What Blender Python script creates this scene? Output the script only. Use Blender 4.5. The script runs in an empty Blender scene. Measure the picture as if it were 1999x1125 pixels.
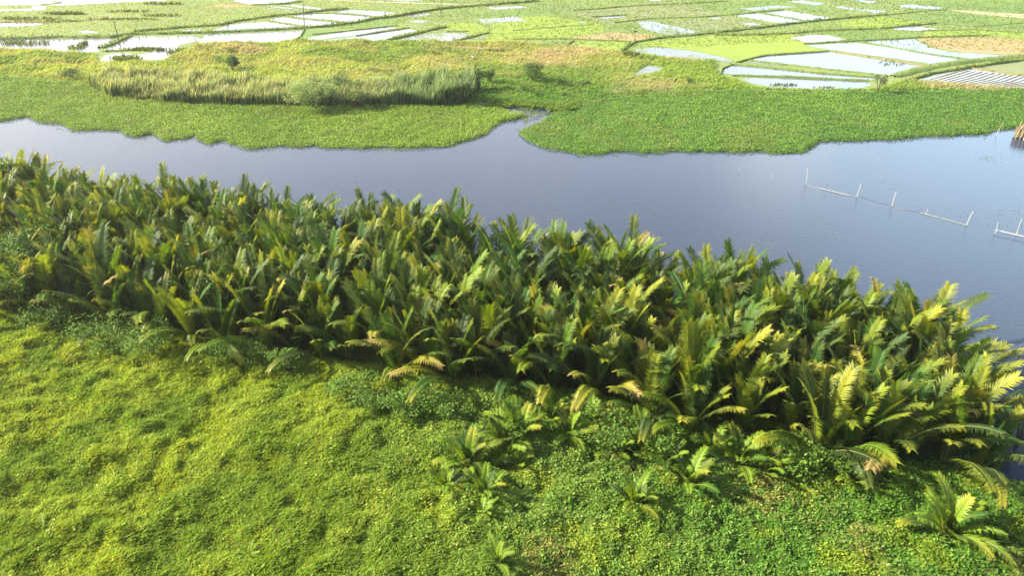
import bpy, math, random
import numpy as np
from mathutils import Vector, Matrix
from mathutils.geometry import tessellate_polygon

random.seed(7)
rng = np.random.default_rng(11)
R = math.radians
sc = bpy.context.scene
COL = sc.collection

# ------------------------------------------------------------------ camera
CH = 45.0; PITCH = R(32.0); FPX = 1482.0; W0, H0 = 1999.0, 1125.0
cam_d = bpy.data.cameras.new("camera"); cam = bpy.data.objects.new("camera", cam_d); COL.objects.link(cam)
cam.location = (0, 0, CH); cam.rotation_euler = (math.pi/2 - PITCH, 0, 0)
cam_d.sensor_width = 36.0; cam_d.lens = 36.0*FPX/W0
cam_d.clip_start = 0.5; cam_d.clip_end = 9000
sc.camera = cam

# ------------------------------------------------------------------ sun, sky, exposure
SUN_EL = 30.0; SUN_AZ = -85.0          # azimuth from +Y, clockwise
sd = bpy.data.lights.new("sun", 'SUN'); sun = bpy.data.objects.new("sun", sd); COL.objects.link(sun)
sd.energy = 5.0; sd.angle = R(0.6); sd.color = (1.0, 0.92, 0.74)
dv = Vector((math.sin(R(SUN_AZ))*math.cos(R(SUN_EL)), math.cos(R(SUN_AZ))*math.cos(R(SUN_EL)), math.sin(R(SUN_EL))))
sun.rotation_euler = dv.to_track_quat('Z', 'Y').to_euler()
w = bpy.data.worlds.new("World"); sc.world = w; w.use_nodes = True
nt = w.node_tree; nt.nodes.clear()
out = nt.nodes.new('ShaderNodeOutputWorld'); bg = nt.nodes.new('ShaderNodeBackground')
sky = nt.nodes.new('ShaderNodeTexSky'); sky.sky_type = 'NISHITA'; sky.sun_disc = False
sky.sun_elevation = R(SUN_EL); sky.sun_rotation = R(SUN_AZ) % (2*math.pi)
sky.air_density = 1.0; sky.dust_density = 2.0; sky.ozone_density = 1.5
tc = nt.nodes.new('ShaderNodeTexCoord')
mp = nt.nodes.new('ShaderNodeMapping'); mp.inputs['Scale'].default_value = (1.0, 1.0, 2.6)
mp.inputs['Location'].default_value = (0.3, 0.15, 0.4)
cn = nt.nodes.new('ShaderNodeTexNoise'); cn.inputs['Scale'].default_value = 2.1; cn.inputs['Detail'].default_value = 7; cn.inputs['Roughness'].default_value = 0.55
cr = nt.nodes.new('ShaderNodeValToRGB'); cr.color_ramp.elements[0].position = 0.50; cr.color_ramp.elements[1].position = 0.70
cr.color_ramp.elements[0].color = (0, 0, 0, 1); cr.color_ramp.elements[1].color = (.75, .75, .75, 1)
mx = nt.nodes.new('ShaderNodeMixRGB'); mx.inputs['Color2'].default_value = (7.5, 7.3, 7.6, 1)
nt.links.new(tc.outputs['Generated'], mp.inputs['Vector']); nt.links.new(mp.outputs[0], cn.inputs['Vector'])
nt.links.new(cn.outputs['Fac'], cr.inputs['Fac']); nt.links.new(cr.outputs['Color'], mx.inputs['Fac'])
nt.links.new(sky.outputs[0], mx.inputs['Color1'])
# bright hazy cloud bank low over the horizon
sx = nt.nodes.new('ShaderNodeSeparateXYZ'); nt.links.new(tc.outputs['Generated'], sx.inputs[0])
hr = nt.nodes.new('ShaderNodeMapRange'); hr.interpolation_type = 'SMOOTHSTEP'
hr.inputs[1].default_value = .58; hr.inputs[2].default_value = .20; hr.inputs[3].default_value = 0; hr.inputs[4].default_value = .85
nt.links.new(sx.outputs['Z'], hr.inputs[0])
lf = nt.nodes.new('ShaderNodeMapRange'); lf.inputs[1].default_value = .75; lf.inputs[2].default_value = -.75; lf.inputs[3].default_value = 0; lf.inputs[4].default_value = 1
nt.links.new(sx.outputs['X'], lf.inputs[0])
hc = nt.nodes.new('ShaderNodeMixRGB'); hc.inputs['Color1'].default_value = (9.0, 12.6, 16.5, 1); hc.inputs['Color2'].default_value = (17, 16.3, 15.5, 1)
nt.links.new(lf.outputs[0], hc.inputs['Fac'])
fy_ = nt.nodes.new('ShaderNodeMapRange'); fy_.inputs[1].default_value = -.15; fy_.inputs[2].default_value = .45
nt.links.new(sx.outputs['Y'], fy_.inputs[0])
hm = nt.nodes.new('ShaderNodeMath'); hm.operation = 'MULTIPLY'; nt.links.new(hr.outputs[0], hm.inputs[0]); nt.links.new(fy_.outputs[0], hm.inputs[1])
# one small bright cloud ahead on the right
cv = nt.nodes.new('ShaderNodeVectorMath'); cv.operation = 'DISTANCE'; cv.inputs[1].default_value = (.385, .935, .405)
dn = nt.nodes.new('ShaderNodeMixRGB'); dn.blend_type = 'ADD'; dn.inputs[0].default_value = .12; nt.links.new(tc.outputs['Generated'], dn.inputs[1])
nn = nt.nodes.new('ShaderNodeTexNoise'); nn.inputs['Scale'].default_value = 7; nt.links.new(tc.outputs['Generated'], nn.inputs['Vector'])
nt.links.new(nn.outputs['Fac'], dn.inputs[2]); nt.links.new(dn.outputs[0], cv.inputs[0])
cf = nt.nodes.new('ShaderNodeMapRange'); cf.interpolation_type = 'SMOOTHSTEP'; cf.inputs[1].default_value = .10; cf.inputs[2].default_value = .02; cf.inputs[3].default_value = 0; cf.inputs[4].default_value = .45
nt.links.new(cv.outputs['Value'], cf.inputs[0])
m2 = nt.nodes.new('ShaderNodeMixRGB'); nt.links.new(hm.outputs[0], m2.inputs['Fac']); nt.links.new(mx.outputs[0], m2.inputs['Color1']); nt.links.new(hc.outputs[0], m2.inputs['Color2'])
m3 = nt.nodes.new('ShaderNodeMixRGB'); m3.inputs['Color2'].default_value = (22, 21.5, 20, 1)
nt.links.new(cf.outputs[0], m3.inputs['Fac']); nt.links.new(m2.outputs[0], m3.inputs['Color1']); c2 = nt.nodes.new('ShaderNodeVectorMath'); c2.operation = 'DISTANCE'; c2.inputs[1].default_value = (.57, .865, .385); nt.links.new(dn.outputs[0], c2.inputs[0])
c2f = nt.nodes.new('ShaderNodeMapRange'); c2f.interpolation_type = 'SMOOTHSTEP'; c2f.inputs[1].default_value = .34; c2f.inputs[2].default_value = .06; c2f.inputs[3].default_value = 0; c2f.inputs[4].default_value = .42
nt.links.new(c2.outputs['Value'], c2f.inputs[0])
m4 = nt.nodes.new('ShaderNodeMixRGB'); m4.inputs['Color2'].default_value = (14, 20, 25, 1); nt.links.new(c2f.outputs[0], m4.inputs['Fac']); nt.links.new(m3.outputs[0], m4.inputs['Color1'])
nt.links.new(m4.outputs[0], bg.inputs['Color'])
nt.links.new(bg.outputs[0], out.inputs['Surface'])
bg.inputs['Strength'].default_value = 0.08
sc.view_settings.view_transform = 'Standard'; sc.view_settings.look = 'None'
sc.view_settings.gamma = 1.0; sc.view_settings.exposure = 1.75
sc.cycles.max_bounces = 8; sc.cycles.transmission_bounces = 4; sc.cycles.diffuse_bounces = 3
sc.cycles.use_denoising = True; sc.cycles.sample_clamp_indirect = 3.0; sc.cycles.denoising_prefilter = 'NONE'; sc.cycles.use_adaptive_sampling = True; sc.cycles.adaptive_threshold = 0.006

# ------------------------------------------------------------------ pixel -> world
SP, CP = math.sin(PITCH), math.cos(PITCH)
def ray(px, py):
    u = (px - W0/2)/FPX; v = -(py - H0/2)/FPX
    return Vector((u, CP + v*SP, -SP + v*CP))
def G(px, py, z=0.0):
    d = ray(px, py); t = (z - CH)/d.z
    return Vector((d.x*t, d.y*t, z))
def GV(px, py, y):                      # point of the pixel's ray at depth y
    d = ray(px, py); t = y/d.y
    return Vector((d.x*t, y, CH + d.z*t))
def to_px(p):
    x, y, z = p[0], p[1], p[2]-CH
    dep = y*CP - z*SP; up = y*SP + z*CP
    return (W0/2 + FPX*x/dep, H0/2 - FPX*up/dep)
def poly(pts, z=0.0):
    return np.array([G(a, b, z)[:2] for a, b in pts])

# ------------------------------------------------------------------ noise, polygons
_tab = {}
def vnoise(x, y, seed=0):
    if seed not in _tab: _tab[seed] = np.random.default_rng(100+seed).random((256, 256))
    T = _tab[seed]
    xi = np.floor(x).astype(int); yi = np.floor(y).astype(int)
    fx = x - xi; fy = y - yi
    fx = fx*fx*(3-2*fx); fy = fy*fy*(3-2*fy)
    a = T[xi % 256, yi % 256]; b = T[(xi+1) % 256, yi % 256]; c = T[xi % 256, (yi+1) % 256]; d = T[(xi+1) % 256, (yi+1) % 256]
    return (a*(1-fx)+b*fx)*(1-fy) + (c*(1-fx)+d*fx)*fy
def fbm(x, y, scale, seed=0, octv=3):
    s = 0; amp = 1; tot = 0
    for k in range(octv):
        s = s + amp*vnoise(x/scale*2**k + 17.3*k, y/scale*2**k + 5.1*k, seed+k); tot += amp; amp *= .5
    return s/tot
def sdist(P, X, Y):
    """signed distance, positive inside polygon P"""
    X = np.asarray(X, float); Y = np.asarray(Y, float)
    best = np.full(X.shape, 1e18); ins = np.zeros(X.shape, bool)
    n = len(P)
    for i in range(n):
        ax, ay = P[i]; bx, by = P[(i+1) % n]
        dx, dy = bx-ax, by-ay; L2 = dx*dx+dy*dy + 1e-12
        t = np.clip(((X-ax)*dx + (Y-ay)*dy)/L2, 0, 1)
        d2 = (X-ax-t*dx)**2 + (Y-ay-t*dy)**2
        best = np.minimum(best, d2)
        if ay != by:
            c = ((ay > Y) != (by > Y)) & (X < (bx-ax)*(Y-ay)/(by-ay) + ax)
            ins ^= c
    d = np.sqrt(best)
    return np.where(ins, d, -d)
def sstep(a, b, x):
    t = np.clip((x-a)/(b-a), 0, 1); return t*t*(3-2*t)
def in_poly_points(P, per_m2, extra=0.0):
    lo = P.min(0)-extra; hi = P.max(0)+extra
    n = int((hi[0]-lo[0])*(hi[1]-lo[1])*per_m2)
    X = rng.uniform(lo[0], hi[0], n); Y = rng.uniform(lo[1], hi[1], n)
    s = sdist(P, X, Y); k = s > -extra
    return X[k], Y[k], s[k]

# ------------------------------------------------------------------ object helpers
def tag(o, label=None, cat=None, group=None, kind=None):
    if label: o['label'] = label
    if cat: o['category'] = cat
    if group: o['group'] = group
    if kind: o['kind'] = kind
    return o
def new_mesh(name, V, F, mat, cols=None, parent=None, smooth=False):
    """V (n,3); F list of (m,k) int arrays; cols (n,3)"""
    me = bpy.data.meshes.new(name)
    V = np.ascontiguousarray(V, dtype=np.float32)
    if not isinstance(F, (list, tuple)): F = [F]
    F = [np.asarray(f, dtype=np.int32) for f in F if len(f)]
    loops = np.concatenate([f.ravel() for f in F]); tot = np.concatenate([np.full(len(f), f.shape[1], np.int32) for f in F])
    start = np.concatenate([[0], np.cumsum(tot)[:-1]]).astype(np.int32)
    me.vertices.add(len(V)); me.vertices.foreach_set('co', V.ravel())
    me.loops.add(len(loops)); me.loops.foreach_set('vertex_index', loops)
    me.polygons.add(len(tot)); me.polygons.foreach_set('loop_start', start); me.polygons.foreach_set('loop_total', tot)
    if cols is not None:
        ca = me.attributes.new('Col', 'FLOAT_COLOR', 'POINT')
        c4 = np.ones((len(V), 4), np.float32); c4[:, :3] = cols; ca.data.foreach_set('color', c4.ravel())
    me.update(calc_edges=True); me.validate()
    me.polygons.foreach_set('use_smooth', np.full(len(me.polygons), bool(smooth)))
    me.materials.append(mat)
    o = bpy.data.objects.new(name, me); COL.objects.link(o)
    if parent: o.parent = parent
    return o
def flat_poly(name, P, z, mat, kind='structure'):
    vs = [Vector((p[0], p[1], 0)) for p in P]
    tris = np.array(tessellate_polygon([vs]))
    # wind upward
    V = np.array([[p[0], p[1], z] for p in P]); F = []
    for t in tris:
        a, b, c = V[t[0]], V[t[1]], V[t[2]]
        cr_ = (b[0]-a[0])*(c[1]-a[1]) - (b[1]-a[1])*(c[0]-a[0])
        F.append(t if cr_ > 0 else t[::-1])
    o = new_mesh(name, V, [np.array(F)], mat)
    if kind: o['kind'] = kind
    return o
def grid_poly(name, P, cell, hfun, mat, colfun=None, margin=1.5, smooth=True):
    lo = P.min(0)-margin; hi = P.max(0)+margin
    nx = int((hi[0]-lo[0])/cell)+2; ny = int((hi[1]-lo[1])/cell)+2
    X, Y = np.meshgrid(lo[0]+np.arange(nx)*cell, lo[1]+np.arange(ny)*cell, indexing='ij')
    S = sdist(P, X, Y); Z = hfun(X, Y, S)
    keepv = S > -margin
    idx = np.arange(nx*ny).reshape(nx, ny)
    q = keepv[:-1, :-1] & keepv[1:, :-1] & keepv[1:, 1:] & keepv[:-1, 1:]
    F = np.stack([idx[:-1, :-1][q], idx[1:, :-1][q], idx[1:, 1:][q], idx[:-1, 1:][q]], 1)
    used = np.unique(F); remap = np.full(nx*ny, -1); remap[used] = np.arange(len(used))
    V = np.stack([X.ravel(), Y.ravel(), Z.ravel()], 1)[used]
    c = colfun(V[:, 0], V[:, 1]) if colfun else None
    return new_mesh(name, V, [remap[F]], mat, c, smooth=smooth)

# ------------------------------------------------------------------ materials
def nodes_of(name):
    m = bpy.data.materials.new(name); m.use_nodes = True
    t = m.node_tree; t.nodes.clear(); o = t.nodes.new('ShaderNodeOutputMaterial')
    return m, t, o
def leaf_mat(name, rough=.45, transl=.35, spec=.4, tint=(1, 1, 1)):
    m, t, o = nodes_of(name)
    at = t.nodes.new('ShaderNodeAttribute'); at.attribute_name = 'Col'
    mul = t.nodes.new('ShaderNodeMixRGB'); mul.blend_type = 'MULTIPLY'; mul.inputs[0].default_value = 1; mul.inputs[2].default_value = (*tint, 1)
    t.links.new(at.outputs['Color'], mul.inputs[1])
    p = t.nodes.new('ShaderNodeBsdfPrincipled'); p.inputs['Roughness'].default_value = rough; p.inputs['Specular IOR Level'].default_value = spec
    tr = t.nodes.new('ShaderNodeBsdfTranslucent'); ms = t.nodes.new('ShaderNodeMixShader'); ms.inputs[0].default_value = transl
    br = t.nodes.new('ShaderNodeMixRGB'); br.blend_type = 'MULTIPLY'; br.inputs[0].default_value = 1; br.inputs[2].default_value = (1.7, 1.5, .7, 1)
    t.links.new(mul.outputs[0], p.inputs['Base Color']); t.links.new(mul.outputs[0], br.inputs[1]); t.links.new(br.outputs[0], tr.inputs['Color'])
    t.links.new(p.outputs[0], ms.inputs[1]); t.links.new(tr.outputs[0], ms.inputs[2]); t.links.new(ms.outputs[0], o.inputs['Surface'])
    return m
def noise_mat(name, cols, scale=1.0, rough=.9, bump=.3, bscale=None, detail=6, stretch=(1, 1, 1), spec=.2):
    m, t, o = nodes_of(name)
    geo = t.nodes.new('ShaderNodeNewGeometry'); mpn = t.nodes.new('ShaderNodeMapping'); mpn.inputs['Scale'].default_value = stretch
    t.links.new(geo.outputs['Position'], mpn.inputs['Vector'])
    n = t.nodes.new('ShaderNodeTexNoise'); n.inputs['Scale'].default_value = scale; n.inputs['Detail'].default_value = detail; n.inputs['Roughness'].default_value = .65
    t.links.new(mpn.outputs[0], n.inputs['Vector'])
    r = t.nodes.new('ShaderNodeValToRGB'); e = r.color_ramp.elements
    while len(e) < len(cols): e.new(.5)
    for k, c in enumerate(cols):
        e[k].position = .3 + .4*k/(len(cols)-1); e[k].color = (*c, 1)
    t.links.new(n.outputs['Fac'], r.inputs['Fac'])
    p = t.nodes.new('ShaderNodeBsdfPrincipled'); p.inputs['Roughness'].default_value = rough; p.inputs['Specular IOR Level'].default_value = spec
    t.links.new(r.outputs['Color'], p.inputs['Base Color'])
    if bump:
        n2 = t.nodes.new('ShaderNodeTexNoise'); n2.inputs['Scale'].default_value = bscale or scale*5; n2.inputs['Detail'].default_value = 4
        t.links.new(mpn.outputs[0], n2.inputs['Vector'])
        b = t.nodes.new('ShaderNodeBump'); b.inputs['Strength'].default_value = bump; b.inputs['Distance'].default_value = .2
        t.links.new(n2.outputs['Fac'], b.inputs['Height']); t.links.new(b.outputs[0], p.inputs['Normal'])
    t.links.new(p.outputs[0], o.inputs['Surface'])
    return m
def attr_mat(name, rough=.9):
    m, t, o = nodes_of(name)
    at = t.nodes.new('ShaderNodeAttribute'); at.attribute_name = 'Col'
    p = t.nodes.new('ShaderNodeBsdfPrincipled'); p.inputs['Roughness'].default_value = rough; p.inputs['Specular IOR Level'].default_value = .15
    geo = t.nodes.new('ShaderNodeNewGeometry')
    n = t.nodes.new('ShaderNodeTexNoise'); n.inputs['Scale'].default_value = 1.2; n.inputs['Detail'].default_value = 8; n.inputs['Roughness'].default_value = .75
    t.links.new(geo.outputs['Position'], n.inputs['Vector'])
    mr = t.nodes.new('ShaderNodeMapRange'); mr.inputs[1].default_value = .3; mr.inputs[2].default_value = .7; mr.inputs[3].default_value = .65; mr.inputs[4].default_value = 1.35
    t.links.new(n.outputs['Fac'], mr.inputs[0])
    mul = t.nodes.new('ShaderNodeVectorMath'); mul.operation = 'SCALE'
    t.links.new(at.outputs['Color'], mul.inputs[0]); t.links.new(mr.outputs[0], mul.inputs['Scale'])
    t.links.new(mul.outputs[0], p.inputs['Base Color'])
    b = t.nodes.new('ShaderNodeBump'); b.inputs['Strength'].default_value = .5; b.inputs['Distance'].default_value = .3
    t.links.new(n.outputs['Fac'], b.inputs['Height']); t.links.new(b.outputs[0], p.inputs['Normal'])
    t.links.new(p.outputs[0], o.inputs['Surface'])
    return m
def water_mat(name, deep, weed, weed_amt, rough=.12, bump=.15, bscale=2.0, weedscale=.35, fine=1.6):
    m, t, o = nodes_of(name)
    geo = t.nodes.new('ShaderNodeNewGeometry')
    n1 = t.nodes.new('ShaderNodeTexNoise'); n1.inputs['Scale'].default_value = weedscale*.25; n1.inputs['Detail'].default_value = 4
    n2 = t.nodes.new('ShaderNodeTexNoise'); n2.inputs['Scale'].default_value = fine; n2.inputs['Detail'].default_value = 5; n2.inputs['Roughness'].default_value = .8
    for n in (n1, n2): t.links.new(geo.outputs['Position'], n.inputs['Vector'])
    ad = t.nodes.new('ShaderNodeMath'); ad.operation = 'ADD'
    t.links.new(n1.outputs['Fac'], ad.inputs[0]); t.links.new(n2.outputs['Fac'], ad.inputs[1])
    mr = t.nodes.new('ShaderNodeMapRange'); mr.inputs[1].default_value = 1.25 - weed_amt; mr.inputs[2].default_value = 1.33 - weed_amt
    t.links.new(ad.outputs[0], mr.inputs[0])
    p = t.nodes.new('ShaderNodeBsdfPrincipled'); p.inputs['Base Color'].default_value = (*deep, 1)
    p.inputs['Roughness'].default_value = rough; p.inputs['IOR'].default_value = 1.33; p.inputs['Specular IOR Level'].default_value = .5
    wv = t.nodes.new('ShaderNodeTexNoise'); wv.inputs['Scale'].default_value = bscale; wv.inputs['Detail'].default_value = 5
    mpn = t.nodes.new('ShaderNodeMapping'); mpn.inputs['Scale'].default_value = (1, 1.6, 1)
    t.links.new(geo.outputs['Position'], mpn.inputs['Vector']); t.links.new(mpn.outputs[0], wv.inputs['Vector'])
    b = t.nodes.new('ShaderNodeBump'); b.inputs['Strength'].default_value = bump; b.inputs['Distance'].default_value = .1
    t.links.new(wv.outputs['Fac'], b.inputs['Height']); t.links.new(b.outputs[0], p.inputs['Normal'])
    d = t.nodes.new('ShaderNodeBsdfPrincipled'); d.inputs['Base Color'].default_value = (*weed, 1); d.inputs['Roughness'].default_value = .5
    ms = t.nodes.new('ShaderNodeMixShader')
    t.links.new(mr.outputs[0], ms.inputs[0]); t.links.new(p.outputs[0], ms.inputs[1]); t.links.new(d.outputs[0], ms.inputs[2])
    t.links.new(ms.outputs[0], o.inputs['Surface'])
    return m

M = {}
M['leaf'] = leaf_mat('ground_cover_leaf', .55, .35, .15)
M['blade'] = leaf_mat('grass_blade', .7, .42, .04)
M['hyacinth'] = leaf_mat('hyacinth_leaf', .55, .35, .15)
M['reed'] = leaf_mat('reed_leaf', .6, .35, .2)
M['bush'] = leaf_mat('shrub_leaf', .6, .3, .12)
M['soil'] = attr_mat('meadow_soil')
M['mud'] = noise_mat('mud', [(.02, .018, .012), (.045, .04, .025), (.03, .03, .02)], .6, .8, .4)
M['field'] = noise_mat('field_grass', [(.13, .17, .055), (.16, .21, .065), (.19, .22, .08)], .05, .95, .6, 1.3, 9)
M['rice_bright'] = noise_mat('young_rice', [(.17, .24, .04), (.21, .27, .045), (.15, .22, .05)], .09, .95, .5, 1.5, 9, (1, 2, 1))
M['rice_green'] = noise_mat('green_rice', [(.10, .17, .05), (.13, .20, .055), (.16, .21, .065)], .09, .95, .5, 1.5, 9, (1, 2, 1))
M['rice_dull'] = noise_mat('sparse_rice', [(.15, .19, .085), (.19, .21, .10), (.13, .17, .07)], .15, .95, .5, 1.5, 9, (1, 2, 1))
M['stubble'] = noise_mat('brown_stubble', [(.28, .21, .08), (.33, .23, .13), (.24, .21, .06)], .08, .95, .6, 1.2, 8, (1, 3, 1))
M['track'] = noise_mat('dirt_track', [(.30, .27, .15), (.40, .36, .24), (.24, .24, .10)], .4, .95, .3)
M['river'] = water_mat('river_water', (.036, .047, .074), (.05, .07, .045), .05, .15, .16, 1.8, .35, 2.2)
M['pond'] = water_mat('paddy_water', (.10, .105, .105), (.16, .17, .10), .06, .14, .10, 1.0, .5, .9)
M['pond_spotted'] = water_mat('paddy_water_with_seedlings', (.09, .095, .08), (.13, .16, .05), .24, .14, .10, 1.0, .5, 1.2)
M['pond_mud'] = water_mat('muddy_paddy_water', (.17, .165, .15), (.17, .16, .11), .10, .22, .10, 1.0, .5, .8)
M['bamboo'] = noise_mat('bleached_bamboo', [(.28, .27, .22), (.44, .42, .36), (.34, .32, .26)], 5, .6, .1)
M['bamboo_old'] = noise_mat('old_bamboo', [(.30, .24, .13), (.42, .36, .22), (.26, .20, .11)], 3, .7, .1)
M['wood'] = noise_mat('dark_wood', [(.06, .05, .035), (.11, .09, .06), (.05, .045, .035)], 4, .8, .2)
M['thatch'] = noise_mat('thatch', [(.10, .075, .04), (.19, .14, .08), (.08, .06, .035)], 5, .9, .6, 12, 6, (1, 1, .2))
M['feather'] = noise_mat('white_feathers', [(.78, .78, .76), (.85, .85, .83)], 8, .7, 0)
M['beak'] = noise_mat('beak_and_legs', [(.20, .15, .03), (.05, .045, .03)], 8, .6, 0)
M['trunk'] = noise_mat('bark', [(.08, .06, .04), (.15, .12, .08)], 6, .9, .3)

# frond: colour from the object, browning from its alpha
m, t, o = nodes_of('palm_frond')
at = t.nodes.new('ShaderNodeAttribute'); at.attribute_name = 'Col'; oi = t.nodes.new('ShaderNodeObjectInfo')
sep = t.nodes.new('ShaderNodeSeparateColor'); t.links.new(at.outputs['Color'], sep.inputs[0])
# red: position along the frond, green: leaflet random, blue: rachis mask
sub = t.nodes.new('ShaderNodeMath'); sub.operation = 'ADD'; t.links.new(sep.outputs['Red'], sub.inputs[0]); t.links.new(oi.outputs['Alpha'], sub.inputs[1])
rj = t.nodes.new('ShaderNodeMath'); rj.operation = 'MULTIPLY_ADD'; rj.inputs[1].default_value = .16; t.links.new(sep.outputs['Green'], rj.inputs[0]); t.links.new(sub.outputs[0], rj.inputs[2])
mr1 = t.nodes.new('ShaderNodeMapRange'); mr1.inputs[1].default_value = 1.05; mr1.inputs[2].default_value = 1.5; t.links.new(rj.outputs[0], mr1.inputs[0])
yel = t.nodes.new('ShaderNodeMixRGB'); yel.inputs[1].default_value = (.27, .27, .02, 1); yel.inputs[2].default_value = (.29, .21, .085, 1)
mr2 = t.nodes.new('ShaderNodeMapRange'); mr2.inputs[1].default_value = 1.45; mr2.inputs[2].default_value = 1.95; t.links.new(rj.outputs[0], mr2.inputs[0]); t.links.new(mr2.outputs[0], yel.inputs[0])
var = t.nodes.new('ShaderNodeMapRange'); var.inputs[3].default_value = .88; var.inputs[4].default_value = 1.14; t.links.new(sep.outputs['Green'], var.inputs[0])
scl = t.nodes.new('ShaderNodeVectorMath'); scl.operation = 'SCALE'; t.links.new(oi.outputs['Color'], scl.inputs[0]); t.links.new(var.outputs[0], scl.inputs['Scale'])
mixc = t.nodes.new('ShaderNodeMixRGB'); t.links.new(mr1.outputs[0], mixc.inputs[0]); t.links.new(scl.outputs[0], mixc.inputs[1]); t.links.new(yel.outputs[0], mixc.inputs[2])
rac = t.nodes.new('ShaderNodeMixRGB'); rac.inputs[2].default_value = (.17, .18, .05, 1); t.links.new(sep.outputs['Blue'], rac.inputs[0]); t.links.new(mixc.outputs[0], rac.inputs[1])
p = t.nodes.new('ShaderNodeBsdfPrincipled'); p.inputs['Roughness'].default_value = .5; p.inputs['Specular IOR Level'].default_value = .2
t.links.new(rac.outputs[0], p.inputs['Base Color'])
tl = t.nodes.new('ShaderNodeBsdfTranslucent'); bt = t.nodes.new('ShaderNodeMixRGB'); bt.blend_type = 'MULTIPLY'; bt.inputs[0].default_value = 1; bt.inputs[2].default_value = (1.9, 1.7, .7, 1)
t.links.new(rac.outputs[0], bt.inputs[1]); t.links.new(bt.outputs[0], tl.inputs['Color'])
ms = t.nodes.new('ShaderNodeMixShader'); ms.inputs[0].default_value = .32
t.links.new(p.outputs[0], ms.inputs[1]); t.links.new(tl.outputs[0], ms.inputs[2]); t.links.new(ms.outputs[0], o.inputs['Surface'])
M['frond'] = m

# ================================================================== THE SETTING
def sheet(name, x0, x1, y0, y1, z, mat):
    o = new_mesh(name, np.array([[x0, y0, z], [x1, y0, z], [x1, y1, z], [x0, y1, z]]), [np.array([[0, 1, 2, 3]])], mat)
    o['kind'] = 'structure'; return o
sheet('ground', -3000, 3000, -600, 5000, -1.2, M['mud'])
sheet('river', -500, 500, -60, 230, 0.0, M['river'])

# shorelines
L_EDGE = [(-330, 215), (-180, 222), (-60, 232), (0, 238), (52, 230), (88, 242), (119, 245), (150, 256), (196, 253), (228, 256), (266, 268), (294, 265), (326, 275), (378, 269), (406, 280), (441, 277), (466, 288), (501, 291), (550, 286), (595, 288), (650, 288), (702, 290), (760, 290), (818, 291), (874, 286), (916, 276), (945, 266), (961, 257), (970, 242), (997, 234), (1031, 228), (1027, 222), (986, 216), (958, 208)]
L_TOP = [(900, 203), (700, 205), (560, 205), (430, 202), (320, 196), (215, 184), (170, 163), (120, 155), (0, 146), (-180, 138), (-330, 132)]
R_EDGE = [(1084, 219), (1070, 230), (1038, 245), (1014, 259), (1031, 273), (1052, 284), (1080, 291), (1130, 304), (1180, 300), (1228, 297), (1252, 301), (1300, 297), (1350, 297), (1405, 297), (1496, 299), (1573, 300), (1587, 292), (1597, 278), (1632, 276), (1720, 273), (1744, 275), (1825, 265), (1870, 264), (1922, 262), (1940, 254), (1972, 251), (2060, 247), (2250, 240), (2450, 232)]
R_TOP = [(2450, 172), (2250, 174), (1999, 177), (1800, 176), (1700, 180), (1560, 180), (1440, 176), (1310, 179), (1250, 187), (1170, 194), (1130, 207), (1110, 215)]
matL = poly(L_EDGE + L_TOP); matR = poly(R_EDGE + R_TOP)

# far land
shore = [(958, 207), (900, 206), (700, 209), (560, 209), (430, 206), (320, 201), (215, 190), (170, 168), (120, 160), (0, 150), (-180, 142), (-330, 136)]
P1 = poly([(1084, 216), (1130, 211), (1170, 198), (1250, 190), (1310, 182), (1440, 179), (1560, 183), (1700, 183), (1800, 179), (1999, 180), (2250, 177), (2450, 175)])
P0 = poly(shore[::-1]); PM = poly([(1000, 206), (1045, 210)])
farP = np.concatenate([[[-2500, P0[0][1]]], P0, PM, P1, [[2500, P1[-1][1]]], [[2500, 4200]], [[-2500, 4200]]])
far = flat_poly('far_field', farP, 0.30, M['field'])

# near bank -------------------------------------------------------
TIPS = [(-160, 262), (0, 300), (100, 312), (270, 338), (420, 352), (530, 357), (690, 374), (870, 395), (940, 432), (1110, 440), (1250, 474), (1330, 494), (1500, 490), (1640, 500), (1700, 540), (1850, 572), (1890, 640), (1945, 690), (1985, 740)]
back = poly(TIPS, 6.9)
front = poly([(1960, 915), (1880, 935), (1800, 938), (1700, 936), (1590, 916), (1480, 886), (1330, 862), (1250, 828), (1150, 795), (1050, 780), (960, 768), (860, 765), (780, 745), (690, 740), (600, 720), (500, 698), (400, 688), (300, 670), (200, 655), (90, 632), (0, 622), (-160, 600)])
standP = np.concatenate([back, front])
nb = np.concatenate([[[-160, back[0][1]+9]], back + np.array([0.2, 1.2]),
                     poly([(1985, 850), (1960, 905), (1950, 935), (2010, 945), (2120, 948), (2400, 960)]), [[170, -40], [-160, -40]]])
def near_h(X, Y):
    Xr = X*.82 - Y*.57; Yr = X*.57 + Y*.82
    m1 = fbm(Xr/1.0, Yr/1.0, 5.0, 3, 3); m2 = fbm(Xr*.35, Yr, 2.2, 9, 3); m3 = fbm(X, Y, 1.5, 21, 2)
    px_left = sstep(6, -22, X)
    return .35 + .9*(m1-.4) + (.85*px_left+.25)*(m2-.5) + .75*(m3-.5)
def near_z(X, Y, S=None):
    if S is None: S = sdist(nb, X, Y)
    st = sdist(standP, X, Y); inside = sstep(-.5, 2.0, st)
    return (np.maximum(near_h(X, Y), .12)*(1-inside) + .12*inside)*sstep(-.3, 1.5, S) - .5*sstep(.3, -1.2, S)
def lerp(a, b, f): return np.asarray(a)[None, :]*(1-f[:, None]) + np.asarray(b)[None, :]*f[:, None]
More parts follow.
